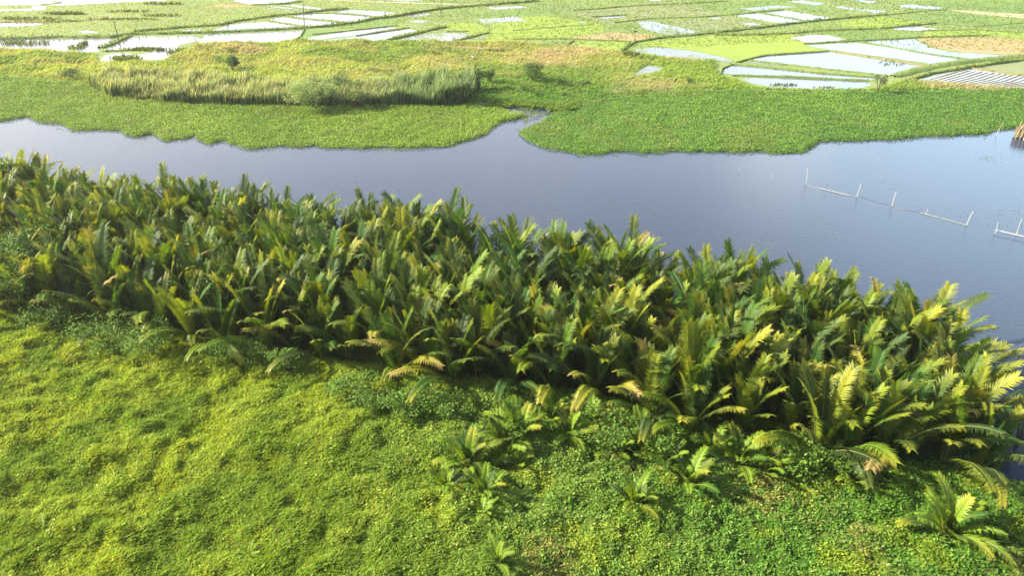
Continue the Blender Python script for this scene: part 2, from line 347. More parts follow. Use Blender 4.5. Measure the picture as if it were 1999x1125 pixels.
def near_col(X, Y):
    n1 = fbm(X, Y, 9, 40, 3); n2 = fbm(X, Y, 2.5, 50, 3)
    n = len(X)
    left = sstep(2, -16, X + 8*(n1-.5) + (Y-45)*.25)     # yellow grass at the left
    right = sstep(0, 16, X + 14*(n1-.5) - (46-Y)*.3)     # deeper green at the right
    c = np.tile(np.array([[.15, .235, .035]]), (n, 1))
    c = c*(1-left[:, None]) + np.array([[.235, .31, .035]])*left[:, None]
    c = c*(1-right[:, None]) + np.array([[.10, .20, .026]])*right[:, None]
    y = sstep(.52, .68, n2)*.55
    c = c*(1-y[:, None]) + np.array([[.25, .31, .02]])*y[:, None]
    g = sstep(.50, .34, fbm(X, Y, 5, 60, 3))*.5
    c = c*(1-g[:, None]) + np.array([[.08, .17, .018]])*g[:, None]
    # dry brown weeds at the places the photo shows them
    for (a, b, r) in [(1080, 1095, 3.0), (1500, 965, 3.0), (1590, 975, 2.0), (1225, 905, 1.3), (1290, 925, 1.0), (1690, 1100, 2.4), (1985, 1100, 1.8), (1700, 1040, 1.2), (1200, 890, .8), (955, 835, .8), (800, 905, .8), (85, 1040, 1.0), (140, 700, 1.3)]:
        q = G(a, b, .4); d = np.hypot(X-q.x, (Y-q.y)*1.1) + 2.0*(n2-.5)*r
        f = sstep(r*1.15, r*.1, d)*.6*sstep(.25,.6,vnoise(X*2.2,Y*2.2,77))
        c = c*(1-f[:, None]) + np.array([[.26, .23, .06]])*f[:, None]
    return c
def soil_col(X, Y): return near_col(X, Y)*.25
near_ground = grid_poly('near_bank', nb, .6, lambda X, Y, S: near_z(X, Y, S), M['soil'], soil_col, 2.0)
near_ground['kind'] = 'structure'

# ------------------------------------------------------------------ scatter of leaves
def make_leaves(name, X, Y, Z, size, cols, mat, tilt=.8, aspect=.55, rise=.0):
    n = len(X)
    az = rng.uniform(0, 2*np.pi, n); el = rng.uniform(-.25, tilt, n)
    d = np.stack([np.cos(az)*np.cos(el), np.sin(az)*np.cos(el), np.sin(el)], 1)
    s = np.stack([-np.sin(az), np.cos(az), np.zeros(n)], 1)
    roll = rng.uniform(-.6, .6, n)[:, None]
    up = np.cross(d, s); s = s*np.cos(roll) + up*np.sin(roll)
    B = np.stack([X, Y, Z], 1); L = size[:, None]
    V = np.empty((n, 4, 3)); V[:, 0] = B; V[:, 1] = B + d*L*.5 + s*L*aspect*.5; V[:, 2] = B + d*L; V[:, 3] = B + d*L*.5 - s*L*aspect*.5
    V[:, 2, 2] -= .12*size
    F = np.arange(n*4).reshape(n, 4)
    C = np.repeat(cols, 4, axis=0)
    return new_mesh(name, V.reshape(-1, 3), [F], mat, C)
def make_blades(name, X, Y, Z, length, width, cols, mat, lean=(0, 0), spread=.5, bend=.35, tipcol=None):
    n = len(X)
    a = rng.uniform(0, 2*np.pi, n)
    r = np.abs(rng.normal(0, spread, n))
    dx = np.cos(a)*r + lean[0]; dy = np.sin(a)*r + lean[1]
    d = np.stack([dx, dy, np.ones(n)], 1); d /= np.linalg.norm(d, axis=1)[:, None]
    wa = rng.uniform(0, 2*np.pi, n); s = np.stack([np.cos(wa), np.sin(wa), np.zeros(n)], 1)
    B = np.stack([X, Y, Z], 1); L = length[:, None]; Wd = width[:, None]
    h = np.stack([dx, dy, np.zeros(n)], 1); h /= (np.linalg.norm(h, axis=1)[:, None]+1e-6)
    V = np.empty((n, 5, 3))
    V[:, 0] = B - s*Wd*.35; V[:, 1] = B + s*Wd*.35
    mid = B + d*L*.55
    V[:, 2] = mid + s*Wd*.5; V[:, 3] = mid - s*Wd*.5
    V[:, 4] = B + d*L + h*L*bend - np.array([0, 0, 1])*L*bend*.35
    i = np.arange(n)*5
    Q = np.stack([i, i+1, i+2, i+3], 1); T = np.stack([i+3, i+2, i+4], 1)
    C = np.repeat(cols, 5, axis=0)
    if tipcol is not None: C[4::5] = tipcol
    return new_mesh(name, V.reshape(-1, 3), [Q, T], mat, C)

# foreground cover ---------------------------------------------------
visP = poly([(-330, 590), (2350, 860), (2700, 1220), (-500, 1220)])
visP = np.array([[visP[:, 0].min()*1, 78], [-30, 66], [10, 58], [60, 50], [72, 44], [66, 27], [-62, 27], [-80, 60]])
X, Y, S = in_poly_points(visP, 290)
sn = sdist(nb, X, Y); st = sdist(standP, X, Y)
k = (sn > .3) & (st < 1.0 + rng.random(len(X))*1.0)
X, Y, st = X[k], Y[k], st[k]
n1 = fbm(X, Y, 9, 40, 3)
leftness = sstep(4, -16, X + 10*(n1-.5) + (Y-45)*.25)
isgrass = rng.random(len(X)) < leftness*.86 + .06
Z = near_z(X, Y)
c = near_col(X, Y) * rng.uniform(.7, 1.45, len(X))[:, None]
c[:, 0] *= rng.uniform(.8, 1.2, len(X)); dr = rng.random(len(X)) < .035; c[dr] = c[dr]*.3 + np.array([.24, .21, .09])
dens = fbm(X, Y, 1.1, 70, 2)
gk = isgrass
gx, gy = X[gk], Y[gk]
go = make_blades('meadow_grass', gx, gy, Z[gk]-.05, rng.uniform(.2, .55, gk.sum())*(.3+1.5*dens[gk]), rng.uniform(.045, .10, gk.sum()), c[gk], M['blade'], lean=(.32, .15), spread=.5)
tag(go, 'yellow-green meadow grass leaning over on the near bank, lower left', 'grass', kind='stuff')
lk = ~isgrass & (dens > .24)
jz = rng.uniform(0, .75, lk.sum())*(dens[lk]-.1)
lo_ = make_leaves('ground_cover', X[lk], Y[lk], Z[lk]+jz, rng.uniform(.13, .32, lk.sum()), c[lk], M['leaf'])
tag(lo_, 'leafy green creeper covering the near bank in front of the palms', 'ground cover', kind='stuff')

# mats of water hyacinth ------------------------------------------------
def mat_obj(name, P, label, col_a, col_b, seed):
    def edge(X, Y): return 1.1*(fbm(X, Y, 2.6, seed, 3)-.5)
    def hz(X, Y, S):
        S = S + edge(X, Y)*1.6
        return (.22 + .35*(fbm(X, Y, 1.6, seed+5, 3)-.5))*sstep(-.1, .7, S) - .35*sstep(.1, -.4, S)
    X, Y, S = in_poly_points(P, 60, .6)
    S = S + edge(X, Y)*1.6; k = S > 0; X, Y, S = X[k], Y[k], S[k]
    Z = hz(X, Y, S - edge(X, Y)*1.6)
    f = fbm(X, Y, 14, seed+2, 3); g = fbm(X, Y, 2.2, seed+3, 2)
    mixf = np.clip(sstep(.35, .65, f)*.7 + (g-.5)*.9 + .15, 0, 1)
    c = lerp(col_a, col_b, mixf)*rng.uniform(.7, 1.3, len(X))[:, None]
    bp_ = (sstep(.60, .72, fbm(X, Y, 5, seed+7, 3))*.35)[:, None]; c = c*(1-bp_) + np.array([[.22, .24, .07]])*bp_
    o = make_leaves(name, X, Y, Z + rng.uniform(0, .38, len(X))*(.4+g), rng.uniform(.15, .28, len(X)), c, M['hyacinth'], tilt=1.0, aspect=.75)
    # loose plants drifting just outside the edge
    X2, Y2, S2 = in_poly_points(P, 14, 2.6); S2 = S2 + edge(X2, Y2)*1.6
    kk = (S2 < 0) & (S2 > -2.2) & (vnoise(X2*1.1, Y2*1.1, seed+9) > .66 + .16*np.abs(S2)); X2, Y2 = X2[kk], Y2[kk]
    lo2 = make_leaves('loose_plants', X2, Y2, np.full(len(X2), .02), rng.uniform(.14, .26, len(X2)), lerp(col_a, col_b, rng.random(len(X2))), M['hyacinth'], tilt=.9, aspect=.75)
    tag(lo2, kind='stuff'); lo2.parent = o
    # join leaves with their bed
    b = grid_poly(name+'_bed', P, .8, hz, M['soil'], lambda X, Y: np.tile(np.array([[.07, .115, .02]]), (len(X), 1)), 1.2)
    for x in (o, b): tag(x, kind='stuff')
    tag(o, label, 'water plants')
    b.parent = o
    return o
mat_obj('water_hyacinth', matL, 'bright yellow-green mat of water hyacinth below the reed bed, left of the channel', (.17, .275, .035), (.235, .34, .05), 200)
mat_obj('water_hyacinth', matR, 'wide darker green mat of water hyacinth right of the channel', (.11, .22, .042), (.16, .28, .045), 230)

# ragged shallow end of the channel
CP_ = poly([(930, 200), (1000, 200), (1110, 205), (1110, 224), (1080, 236), (1035, 246), (985, 234), (950, 222)])
X, Y, S = in_poly_points(CP_, 30); k = (fbm(X, Y, 2.6, 240, 3) > .46 + .018*np.clip(136-Y, -9, 10)); X, Y = X[k], Y[k]
tag(make_leaves('pondweed', X, Y, np.full(len(X), .03)+rng.uniform(0, .2, len(X)), rng.uniform(.15, .3, len(X)), lerp((.13, .19, .05), (.19, .22, .10), rng.random(len(X))), M['hyacinth'], tilt=.8, aspect=.6), 'ragged pondweed closing the shallow end of the channel between the mats', 'water plants', kind='stuff')
SW = poly([(1440, 330), (1700, 350), (2100, 400), (2100, 470), (1900, 440), (1700, 400), (1500, 370)]); SW2 = poly([(300, 300), (900, 330), (1300, 380), (1500, 470), (900, 410), (500, 350)])
X1, Y1, _ = in_poly_points(SW, 2.2); X2, Y2, _ = in_poly_points(SW2, 1.2); X = np.concatenate([X1, X2]); Y = np.concatenate([Y1, Y2])
k = fbm(X, Y*1.6, 9, 250, 3) > .54; X, Y = X[k], Y[k]
tag(make_leaves('drifting_weed', X, Y, np.full(len(X), .025), rng.uniform(.1, .28, len(X)), lerp((.05, .06, .04), (.10, .12, .07), rng.random(len(X))), M['leaf'], tilt=.02, aspect=.5), 'thin specks of weed drifting on the river surface', 'water plants', kind='stuff')

# far meadow --------------------------------------------------------------
meadow = poly([(-330, 100), (0, 96), (100, 104), (155, 105), (190, 106), (195, 122), (255, 126), (310, 122), (355, 106), (385, 88), (480, 87), (600, 83), (740, 82), (860, 86), (960, 84), (1090, 90), (1210, 103), (1232, 106), (1290, 113), (1400, 121), (1402, 150), (1440, 158), (1470, 172), (1560, 177), (1700, 176), (1760, 158), (1800, 161), (1990, 175), (2250, 176), (2250, 179), (1999, 180), (1800, 179), (1700, 182), (1560, 182), (1440, 178), (1310, 181), (1250, 189), (1170, 197), (1130, 210), (1090, 215), (1045, 209), (1000, 205), (958, 207), (900, 206), (700, 209), (560, 209), (430, 206), (320, 201), (215, 190), (170, 168), (120, 160), (0, 150), (-330, 136)])
hole = poly([(1234, 146), (1264, 129), (1296, 134), (1280, 144), (1244, 151)])
def mead_z(X, Y, S=None):
    if S is None: S = sdist(meadow, X, Y)
    Xr = X*.88 - Y*.47; Yr = X*.47 + Y*.88
    n = fbm(Xr*.5, Yr, 4.5, 300, 3); n2 = fbm(X, Y, 2.0, 310, 2)
    amp = .45 + 1.3*sstep(20, -20, X)
    sh = sdist(hole, X, Y)
    return .28 + (amp*np.clip(n-.42, 0, 1)*1.4 + .25*n2)*sstep(-.2, 2.0, S)*sstep(0, -2, sh) - .3*sstep(.2, -.8, S) - .2*sstep(-.6, .2, sh)
def mead_col(X, Y):
    n1 = fbm(X, Y, 12, 320, 3); n2 = fbm(X*.6, Y, 5, 330, 3)
    c = lerp((.27, .32, .085), (.17, .24, .06), sstep(.4, .6, n1))
    f = sstep(.52, .66, n2)*.6; c = c*(1-f[:, None]) + np.array([[.29, .28, .11]])*f[:, None]
    r = sstep(0, 45, X)*.6; c = c*(1-r[:, None]) + np.array([[.13, .23, .03]])*r[:, None]
    for (a, b, rr) in [(1130, 118, 9), (1180, 105, 8), (1100, 100, 8), (980, 98, 9), (900, 92, 6), (430, 95, 9), (1020, 112, 7), (1850, 165, 9), (1920, 170, 9), (1330, 112, 4), (860, 125, 7), (470, 103, 6), (1255, 168, 9)]:
        q = G(a, b, .4); d = np.hypot((X-q.x)*.7, (Y-q.y)*1.0) + (n2-.5)*rr*2
        f = sstep(rr*.9, rr*.2, d)*.6; c = c*(1-f[:, None]) + np.array([[.35, .30, .17]])*f[:, None]
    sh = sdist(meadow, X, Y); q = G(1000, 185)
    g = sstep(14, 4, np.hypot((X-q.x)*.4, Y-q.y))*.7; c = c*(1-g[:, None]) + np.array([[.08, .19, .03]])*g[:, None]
    return c
mg = grid_poly('meadow_ground', meadow, 1.0, lambda X, Y, S: mead_z(X, Y, S), M['soil'], lambda X, Y: mead_col(X, Y)*1.0, 1.5)
mg['kind'] = 'structure'
X, Y, S = in_poly_points(meadow, 16)
k = (S > .4) & (sdist(hole, X, Y) < 0); X, Y = X[k], Y[k]
cc = mead_col(X, Y)*rng.uniform(.85, 1.2, len(X))[:, None]
go = make_blades('rough_grass', X, Y, mead_z(X, Y)-.05, rng.uniform(.3, .9, len(X)), rng.uniform(.12, .24, len(X)), cc, M['blade'], lean=(.5, .1), spread=.4)
tag(go, 'rough yellow and straw-coloured grass between the river and the paddies', 'grass', kind='stuff')

CG = poly([(940, 196), (1010, 197), (1140, 200), (1132, 214), (1100, 221), (1065, 215), (1040, 212), (1000, 209), (955, 212)], .3)
X, Y, S = in_poly_points(CG, 34); k = S > .9*vnoise(X*.9, Y*.9, 88); X, Y = X[k], Y[k]
tag(make_blades('shore_grass', X, Y, np.full(len(X), .2), rng.uniform(.35, .9, len(X)), rng.uniform(.12, .24, len(X)), lerp((.10, .19, .03), (.19, .24, .07), fbm(X, Y, 3, 340, 2))*rng.uniform(.8, 1.2, len(X))[:, None], M['blade'], lean=(.2, -.2), spread=.5), 'ragged green grass along the shore at the head of the channel', 'grass', kind='stuff')

# paddies -------------------------------------------------------------------
GREEN = [('rice_bright', [(1215, 84), (1300, 75), (1395, 69), (1450, 69), (1545, 67), (1575, 84), (1614, 97), (1500, 106), (1440, 120), (1400, 107), (1345, 97), (1285, 90)]),
 ('rice_bright', [(1105, 91), (1121, 80), (1232, 82), (1215, 100)]),
 ('stubble', [(1115, 72), (1190, 63), (1268, 66), (1292, 73), (1240, 80), (1122, 78)]),
 ('rice_bright', [(955, 40), (1060, 30), (1170, 47), (1180, 62), (1110, 72), (1000, 78), (960, 60)]),
 ('rice_green', [(1020, 16), (1060, 10), (1110, 30), (1060, 28), (940, 34), (900, 26), (980, 20)]),
 ('rice_dull', [(1120, 22), (1240, 12), (1330, 8), (1420, 24), (1360, 32), (1240, 40), (1180, 44)]),
 ('rice_dull', [(1410, 32), (1424, 30), (1528, 49), (1450, 57), (1400, 62), (1370, 60), (1290, 42), (1380, 36)]),
 ('rice_green', [(1420, 4), (1530, -2), (1600, 8), (1630, 26), (1530, 18), (1430, 28), (1340, 8)]),
 ('rice_green', [(1600, 62), (1718, 57), (1790, 58), (1790, 71), (1670, 78)]),
 ('rice_bright', [(1640, 42), (1720, 33), (1800, 43), (1720, 54), (1650, 52)]),
 ('rice_green', [(1740, 30), (1850, 24), (2060, 42), (2060, 62), (1850, 48)]),
 ('rice_bright', [(1810, 60), (1900, 58), (2060, 66), (2060, 82), (1940, 70), (1800, 70)]),
 ('stubble', [(1789, 75), (1860, 73), (1940, 73), (2060, 82), (2060, 104), (1960, 106), (1880, 101), (1820, 92)]),
 ('rice_green', [(1880, -4), (2100, 6), (2100, 26), (1999, 24), (1860, 16), (1760, 4)]),
 ('rice_dull', [(1905, 131), (2060, 110), (2060, 152), (1955, 140)]),
 ('stubble', [(430, 6), (470, 8), (500, 12), (440, 14), (400, 12)]),
 ('rice_green', [(595, 60), (700, 46), (760, 34), (800, 34), (770, 48), (700, 56), (640, 64), (598, 72)]),
 ('rice_bright', [(860, 46), (930, 44), (960, 60), (1000, 80), (960, 82), (930, 72), (900, 60), (860, 52)])]
POND = [[(-60, 77), (80, 76), (225, 74), (200, 88), (194, 92), (193, 100), (165, 104), (148, 99), (155, 92), (145, 91), (132, 98), (128, 103), (98, 102), (104, 95), (88, 94), (-60, 94)],
 [(249, 74), (270, 71), (376, 70), (388, 74), (400, 79), (375, 82), (352, 87), (345, 95), (338, 102), (357, 104), (330, 112), (305, 120), (280, 124), (258, 124), (262, 115), (258, 110), (290, 102), (303, 97), (302, 93), (270, 94), (240, 98), (210, 100), (202, 97), (215, 92), (232, 84)],
 [(205, 108), (225, 104), (245, 103), (256, 105), (257, 109), (240, 113), (220, 117), (210, 123), (196, 120)],
 [(400, 67), (500, 63), (593, 59), (587, 70), (571, 80), (480, 84), (430, 86), (386, 86)],
 [(410, 61), (432, 51), (464, 45), (524, 42), (589, 51), (540, 57), (470, 60)],
 [(525, 39), (547, 32), (590, 37), (672, 44), (650, 48), (602, 51)],
 [(570, 32), (592, 26), (622, 24), (728, 31), (716, 38), (690, 43)],
 [(646, 22), (674, 19), (720, 20), (776, 24), (755, 28), (740, 31)],
 [(505, 14), (530, 11), (600, 20), (588, 23)],
 [(545, 10), (572, 8), (648, 18), (630, 20)],
 [(452, 2), (475, -4), (590, -2), (560, 4), (525, 9), (488, 8)],
 [(596, 80), (604, 74), (650, 65), (700, 57), (754, 52), (776, 54), (740, 60), (696, 68), (640, 75), (620, 80)],
 [(630, 80), (650, 76), (700, 70), (800, 56), (818, 60), (780, 67), (757, 77), (720, 80)],
 [(947, 14), (1016, 11), (1030, 14), (970, 19)],
 [(1424, 30), (1476, 25), (1578, 42), (1530, 48)],
 [(1490, 24), (1530, 20), (1640, 37), (1588, 42)],
 [(1655, -1), (1722, 3), (1692, 5)],
 [(1574, 89), (1669, 83), (1740, 93), (1882, 116), (1860, 119), (1815, 124), (1700, 108), (1622, 97)],
 [(1464, 117), (1498, 109), (1617, 101), (1700, 114), (1813, 130), (1745, 147), (1700, 143), (1599, 132), (1520, 122)],
 [(1406, 144), (1412, 134), (1428, 127), (1500, 133), (1600, 144), (1690, 150), (1720, 154), (1700, 156), (1600, 152), (1540, 150), (1460, 147)],
 [(1444, 153), (1480, 152), (1560, 153), (1640, 157), (1694, 160), (1700, 167), (1680, 173), (1600, 174), (1560, 172), (1500, 169), (1465, 162)],
 [(-200, -6), (330, -6), (325, 1), (240, 4), (160, 8), (118, 11), (100, 9), (60, 10), (-200, 10)],
 [(-200, 18), (60, 17), (66, 12), (92, 12), (90, 17), (70, 20), (0, 21), (-200, 24)],
 [(-100, 44), (50, 43), (96, 46), (60, 50), (20, 52), (-100, 52)],
 [(152, 62), (162, 59), (180, 60), (192, 64), (160, 65)],
 [(352, 59), (390, 56), (392, 60), (370, 62)],
 [(1382, 35), (1395, 33), (1414, 35), (1400, 38)], [(1448, 46), (1465, 44), (1488, 48), (1465, 50)],
 [(1158, 34), (1224, 30), (1222, 32), (1180, 36)], [(1264, -3), (1290, -3), (1290, 2), (1268, 1)],
 [(463, 112), (476, 109), (490, 111), (478, 115)]]
SPOT = [[(770, 77), (840, 65), (900, 64), (925, 70), (880, 80), (870, 83), (830, 80)],
 [(928, 39), (1006, 32), (1026, 41), (950, 46)],
 [(784, 31), (832, 26), (842, 29), (800, 33)], [(795, 42), (820, 39), (846, 41), (820, 45)], [(840, 55), (850, 52), (872, 54), (850, 58)],
 [(922, 76), (944, 70), (954, 67), (946, 76)],
 [(1244, 42), (1270, 41), (1365, 62), (1310, 69), (1290, 66), (1254, 54)],
 [(1629, 14), (1640, 12), (1736, 22), (1708, 26)],
 [(1536, 3), (1560, 0), (1612, 6), (1590, 10), (1560, 6)], [(1440, 17), (1520, 10), (1560, 14), (1470, 20)],
 [(1682, 80), (1785, 76), (1815, 93), (1860, 102), (1962, 109), (1897, 115), (1800, 102)],
 [(1232, 101), (1250, 95), (1282, 92), (1345, 99), (1400, 109), (1432, 118), (1425, 122), (1370, 116), (1290, 109), (1250, 106)],
 [(1234, 146), (1264, 129), (1296, 134), (1280, 144), (1244, 151)],
 [(1755, 10), (1780, 8), (1840, 15), (1820, 18), (1760, 14)], [(1455, 119), (1480, 121), (1540, 128), (1520, 128), (1466, 123)], [(1705, 151), (1735, 150), (1720, 153)],
 [(1128, 44), (1136, 42), (1144, 45)], [(700, -2), (835, 1), (800, 3)]]
MUDW = [[(1540, 74), (1590, 68), (1620, 69), (1658, 77), (1610, 81), (1575, 83)], [(1738, 52), (1780, 50), (1830, 56), (1800, 60), (1750, 59)],
 [(1779, 156), (1820, 146), (1893, 134), (1950, 143), (2080, 160), (2080, 176), (1985, 172), (1900, 165), (1830, 160)]]
def rough(P, amp=.35, step=1.6):
    out = []
    for i in range(len(P)):
        a = np.array(P[i]); b = np.array(P[(i+1) % len(P)]); L_ = np.linalg.norm(b-a); n = max(1, int(L_/step)); nn_ = np.array([-(b-a)[1], (b-a)[0]])/(L_+1e-6)
        out += [a + (b-a)*k/n + (nn_*random.uniform(-amp, amp)*min(1, L_/5) if k else 0) for k in range(n)]
    return np.array(out)
for i, (mk, pts) in enumerate(GREEN): flat_poly('rice_paddy', rough(poly(pts, .3)), .304 + .0005*i, M[mk])
for i, pts in enumerate(POND): flat_poly('flooded_paddy', rough(poly(pts, .3)), .318 + .0004*i, M['pond'])
for i, pts in enumerate(SPOT): flat_poly('flooded_paddy', rough(poly(pts, .3)), .334 + .0004*i, M['pond_spotted'])
for i, pts in enumerate(MUDW): flat_poly('flooded_paddy', rough(poly(pts, .3)), .345 + .0004*i, M['pond_mud'])
# ridges: raised strips of earth and grass
def ridge(name, pts, width, h, mat, z0=.3, sub=2.0, jit=.15):
    P = [np.array(q) for q in poly(pts, z0)]
    C = [P[0]]
    for a, b in zip(P[:-1], P[1:]):
        n = max(1, int(np.linalg.norm(b-a)/sub))
        C += [a+(b-a)*(k+1)/n for k in range(n)]
    C = np.array(C); T = np.gradient(C, axis=0); T /= np.linalg.norm(T, axis=1)[:, None]+1e-9
    N = np.stack([-T[:, 1], T[:, 0]], 1)
    prof = [(-.5, -.06), (-.3, .8), (0, 1), (.3, .8), (.5, -.06)]
    V = []
    for i, c in enumerate(C):
        wj = width*(1+random.uniform(-jit, jit)*2); hj = h*(1+random.uniform(-jit, jit)*1.5)
        for (a, b) in prof: V.append([c[0]+N[i][0]*a*wj, c[1]+N[i][1]*a*wj, z0 + max(b, 0)*hj - (.1 if b < 0 else 0)])
    F = []
    for i in range(len(C)-1):
        for k in range(4):
            F.append([i*5+k, (i+1)*5+k, (i+1)*5+k+1, i*5+k+1][::-1])
    o = new_mesh(name, np.array(V), [np.array(F)], mat, smooth=True); o['kind'] = 'structure'
    return C, N
M['bund'] = noise_mat('ridge_grass', [(.08, .12, .03), (.12, .17, .04), (.16, .19, .06)], .5, .95, .8, 2.0, 8)
M['bund_tan'] = noise_mat('ridge_earth', [(.14, .12, .05), (.22, .17, .08), (.12, .13, .04)], .4, .95, .8, 2.0, 8)
BUND = [([(-60, 78), (0, 76), (110, 73), (225, 72), (250, 67), (290, 66), (350, 65), (400, 64), (500, 60), (594, 55), (640, 51), (690, 45), (735, 36), (765, 33), (800, 27), (860, 17), (930, 11), (1000, 6), (1050, 2)], 2.2, .8, 1),
 ([(195, 94), (215, 88), (235, 79), (250, 70)], 3.0, .6, 1), ([(260, 62), (350, 54), (430, 49), (460, 42), (500, 36), (545, 30), (590, 26), (640, 20), (680, 17)], 1.8, .7, 1),
 ([(525, 41), (600, 52)], .9, .3, 0), ([(545, 31), (590, 36), (680, 45)], .9, .3, 0), ([(592, 25), (650, 26), (735, 32)], .9, .3, 0), ([(505, 12), (600, 22)], .9, .3, 0), ([(530, 9), (600, 18), (640, 21)], .9, .3, 0), ([(490, 10), (560, 7), (590, 3)], 1.4, .5, 1),
 ([(570, 81), (587, 71), (594, 57)], .9, .35, 0), ([(610, 68), (700, 58), (775, 50)], .9, .35, 0), ([(696, 70), (800, 54)], 1.0, .4, 0), ([(757, 78), (800, 69), (845, 58), (870, 52)], 1.8, .6, 1), ([(870, 62), (915, 61)], 1.2, .4, 0), ([(880, 82), (920, 72), (955, 64)], 1.6, .5, 1),
 ([(1120, 20), (1170, 17), (1240, 11), (1330, 7), (1420, 2)], 1.2, .4, 0), ([(1155, 33), (1224, 29), (1240, 34)], 1.0, .4, 0), ([(1200, 44), (1270, 36), (1370, 33), (1425, 29), (1530, 19)], 1.0, .4, 0), ([(1060, 22), (1110, 32), (1180, 46), (1240, 62)], 2.4, .3, 0),
 ([(1000, 76), (1100, 76), (1232, 81)], 1.0, .4, 0), ([(1104, 90), (1120, 79)], 1.0, .4, 0), ([(1000, 60), (1080, 53), (1160, 47)], .8, .2, 0), ([(1210, 102), (1225, 90), (1240, 82), (1290, 74), (1360, 68), (1450, 58), (1600, 40), (1700, 31), (1730, 29)], 1.6, .6, 1),
 ([(1395, 68), (1450, 69), (1550, 65), (1600, 60), (1720, 56), (1800, 48), (1830, 45)], 1.3, .5, 1), ([(1570, 86), (1670, 80), (1785, 74), (1860, 71), (1930, 69)], 1.1, .5, 0), ([(1440, 122), (1470, 113), (1496, 108), (1616, 100)], 1.1, .5, 0),
 ([(1616, 99), (1680, 108), (1750, 120), (1812, 129)], 1.1, .4, 2), ([(1680, 81), (1790, 101), (1890, 117)], .9, .35, 0), ([(1478, 24), (1530, 33), (1585, 43)], .8, .3, 0), ([(1730, 29), (1800, 22), (1845, 19)], 1.2, .4, 0),
 ([(1744, 150), (1790, 137), (1850, 125), (1920, 117), (2060, 104)], 4.0, .7, 0), ([(1777, 157), (1820, 144), (1893, 132), (2060, 108)], 1.4, .7, 1), ([(1895, 133), (1950, 141), (2060, 156)], 1.0, .4, 2),
 ([(1406, 146), (1410, 134), (1428, 126), (1500, 132), (1600, 143), (1720, 152)], 1.2, .5, 0), ([(1430, 148), (1540, 151), (1640, 156), (1695, 158)], 1.2, .6, 0), ([(1462, 118), (1600, 134), (1700, 145), (1745, 150)], 1.2, .4, 0),
 ([(1424, 30), (1480, 39), (1530, 49)], .8, .3, 0), ([(1590, 62), (1662, 78)], .9, .3, 0), ([(1720, 31), (1800, 43), (1900, 52)], .8, .3, 0), ([(80, 9), (120, 5), (100, 1)], .8, .3, 0), ([(202, 100), (240, 99), (275, 94), (303, 94)], 1.6, .4, 1), ([(1900, 52), (2060, 40)], .8, .3, 0), ([(1800, 60), (1900, 58), (2060, 68)], .9, .3, 0), ([(1320, 6), (1440, 30)], .7, .2, 0), ([(1720, 56), (1800, 66)], .7, .2, 0),
 ([(0, 43), (100, 43), (200, 38), (280, 35)], 1.2, .4, 2)]
tx, ty, tz, tl_ = [], [], [], []
for pts, wd, h, kd in BUND:
    wd *= .72; h *= .6
    C, N = ridge('paddy_ridge', pts, wd, h, M['bund_tan'] if kd == 2 else M['bund'])
    seg = np.linalg.norm(np.diff(C, axis=0), axis=1); n = int(seg.sum()*wd*(4 if kd == 1 else 2))
    ii = rng.integers(0, len(C)-1, n); ff = rng.random(n)[:, None]; oo = rng.uniform(-.5, .5, n)[:, None]*wd
    q = C[ii]*(1-ff) + C[ii+1]*ff + N[ii]*oo
    tx.append(q[:, 0]); ty.append(q[:, 1]); tz.append(.3 + h*(.8-np.abs(oo[:, 0])/wd)); tl_.append(np.full(n, .7 if kd == 1 else .3))
tx, ty, tz, tl_ = map(np.concatenate, (tx, ty, tz, tl_)); n = len(tx)
cc = lerp((.08, .13, .03), (.17, .21, .05), rng.random(n))
o = make_blades('ridge_tufts', tx, ty, tz, tl_*rng.uniform(.5, 1.3, n), rng.uniform(.12, .3, n), cc, M['blade'], lean=(.2, 0), spread=.5)
tag(o, 'grass growing along the ridges between the paddies', 'grass', kind='stuff')
# tracks
flat_poly('dirt_track', poly([(735, 33), (748, 30), (790, 24), (860, 13.5), (905, 9), (870, 9), (760, 5.5), (652, 1.5), (652, 0), (760, 3.5), (870, 6.5), (915, 7.5), (1000, 3), (1000, 5), (912, 11.5), (862, 16), (790, 26.5), (752, 31.5)], .3), .365, M['track'])
flat_poly('dirt_track', poly([(1849, 20), (1875, 20), (1999, 28), (2100, 34), (2100, 40), (1999, 36), (1920, 29)], .3), .366, M['track'])
# furrows of the ploughed paddy
for k in range(15):
    f = k/14; a = (1800+f*185, 160 + f*10); b = (1880+f*150 + 20*f, 137 + f*16)
    mid = ((a[0]+b[0])/2 + 10*f, (a[1]+b[1])/2 + 2*f)
    ridge('plough_furrow', [a, mid, b], .38, .10, M['bund_tan'], .34)
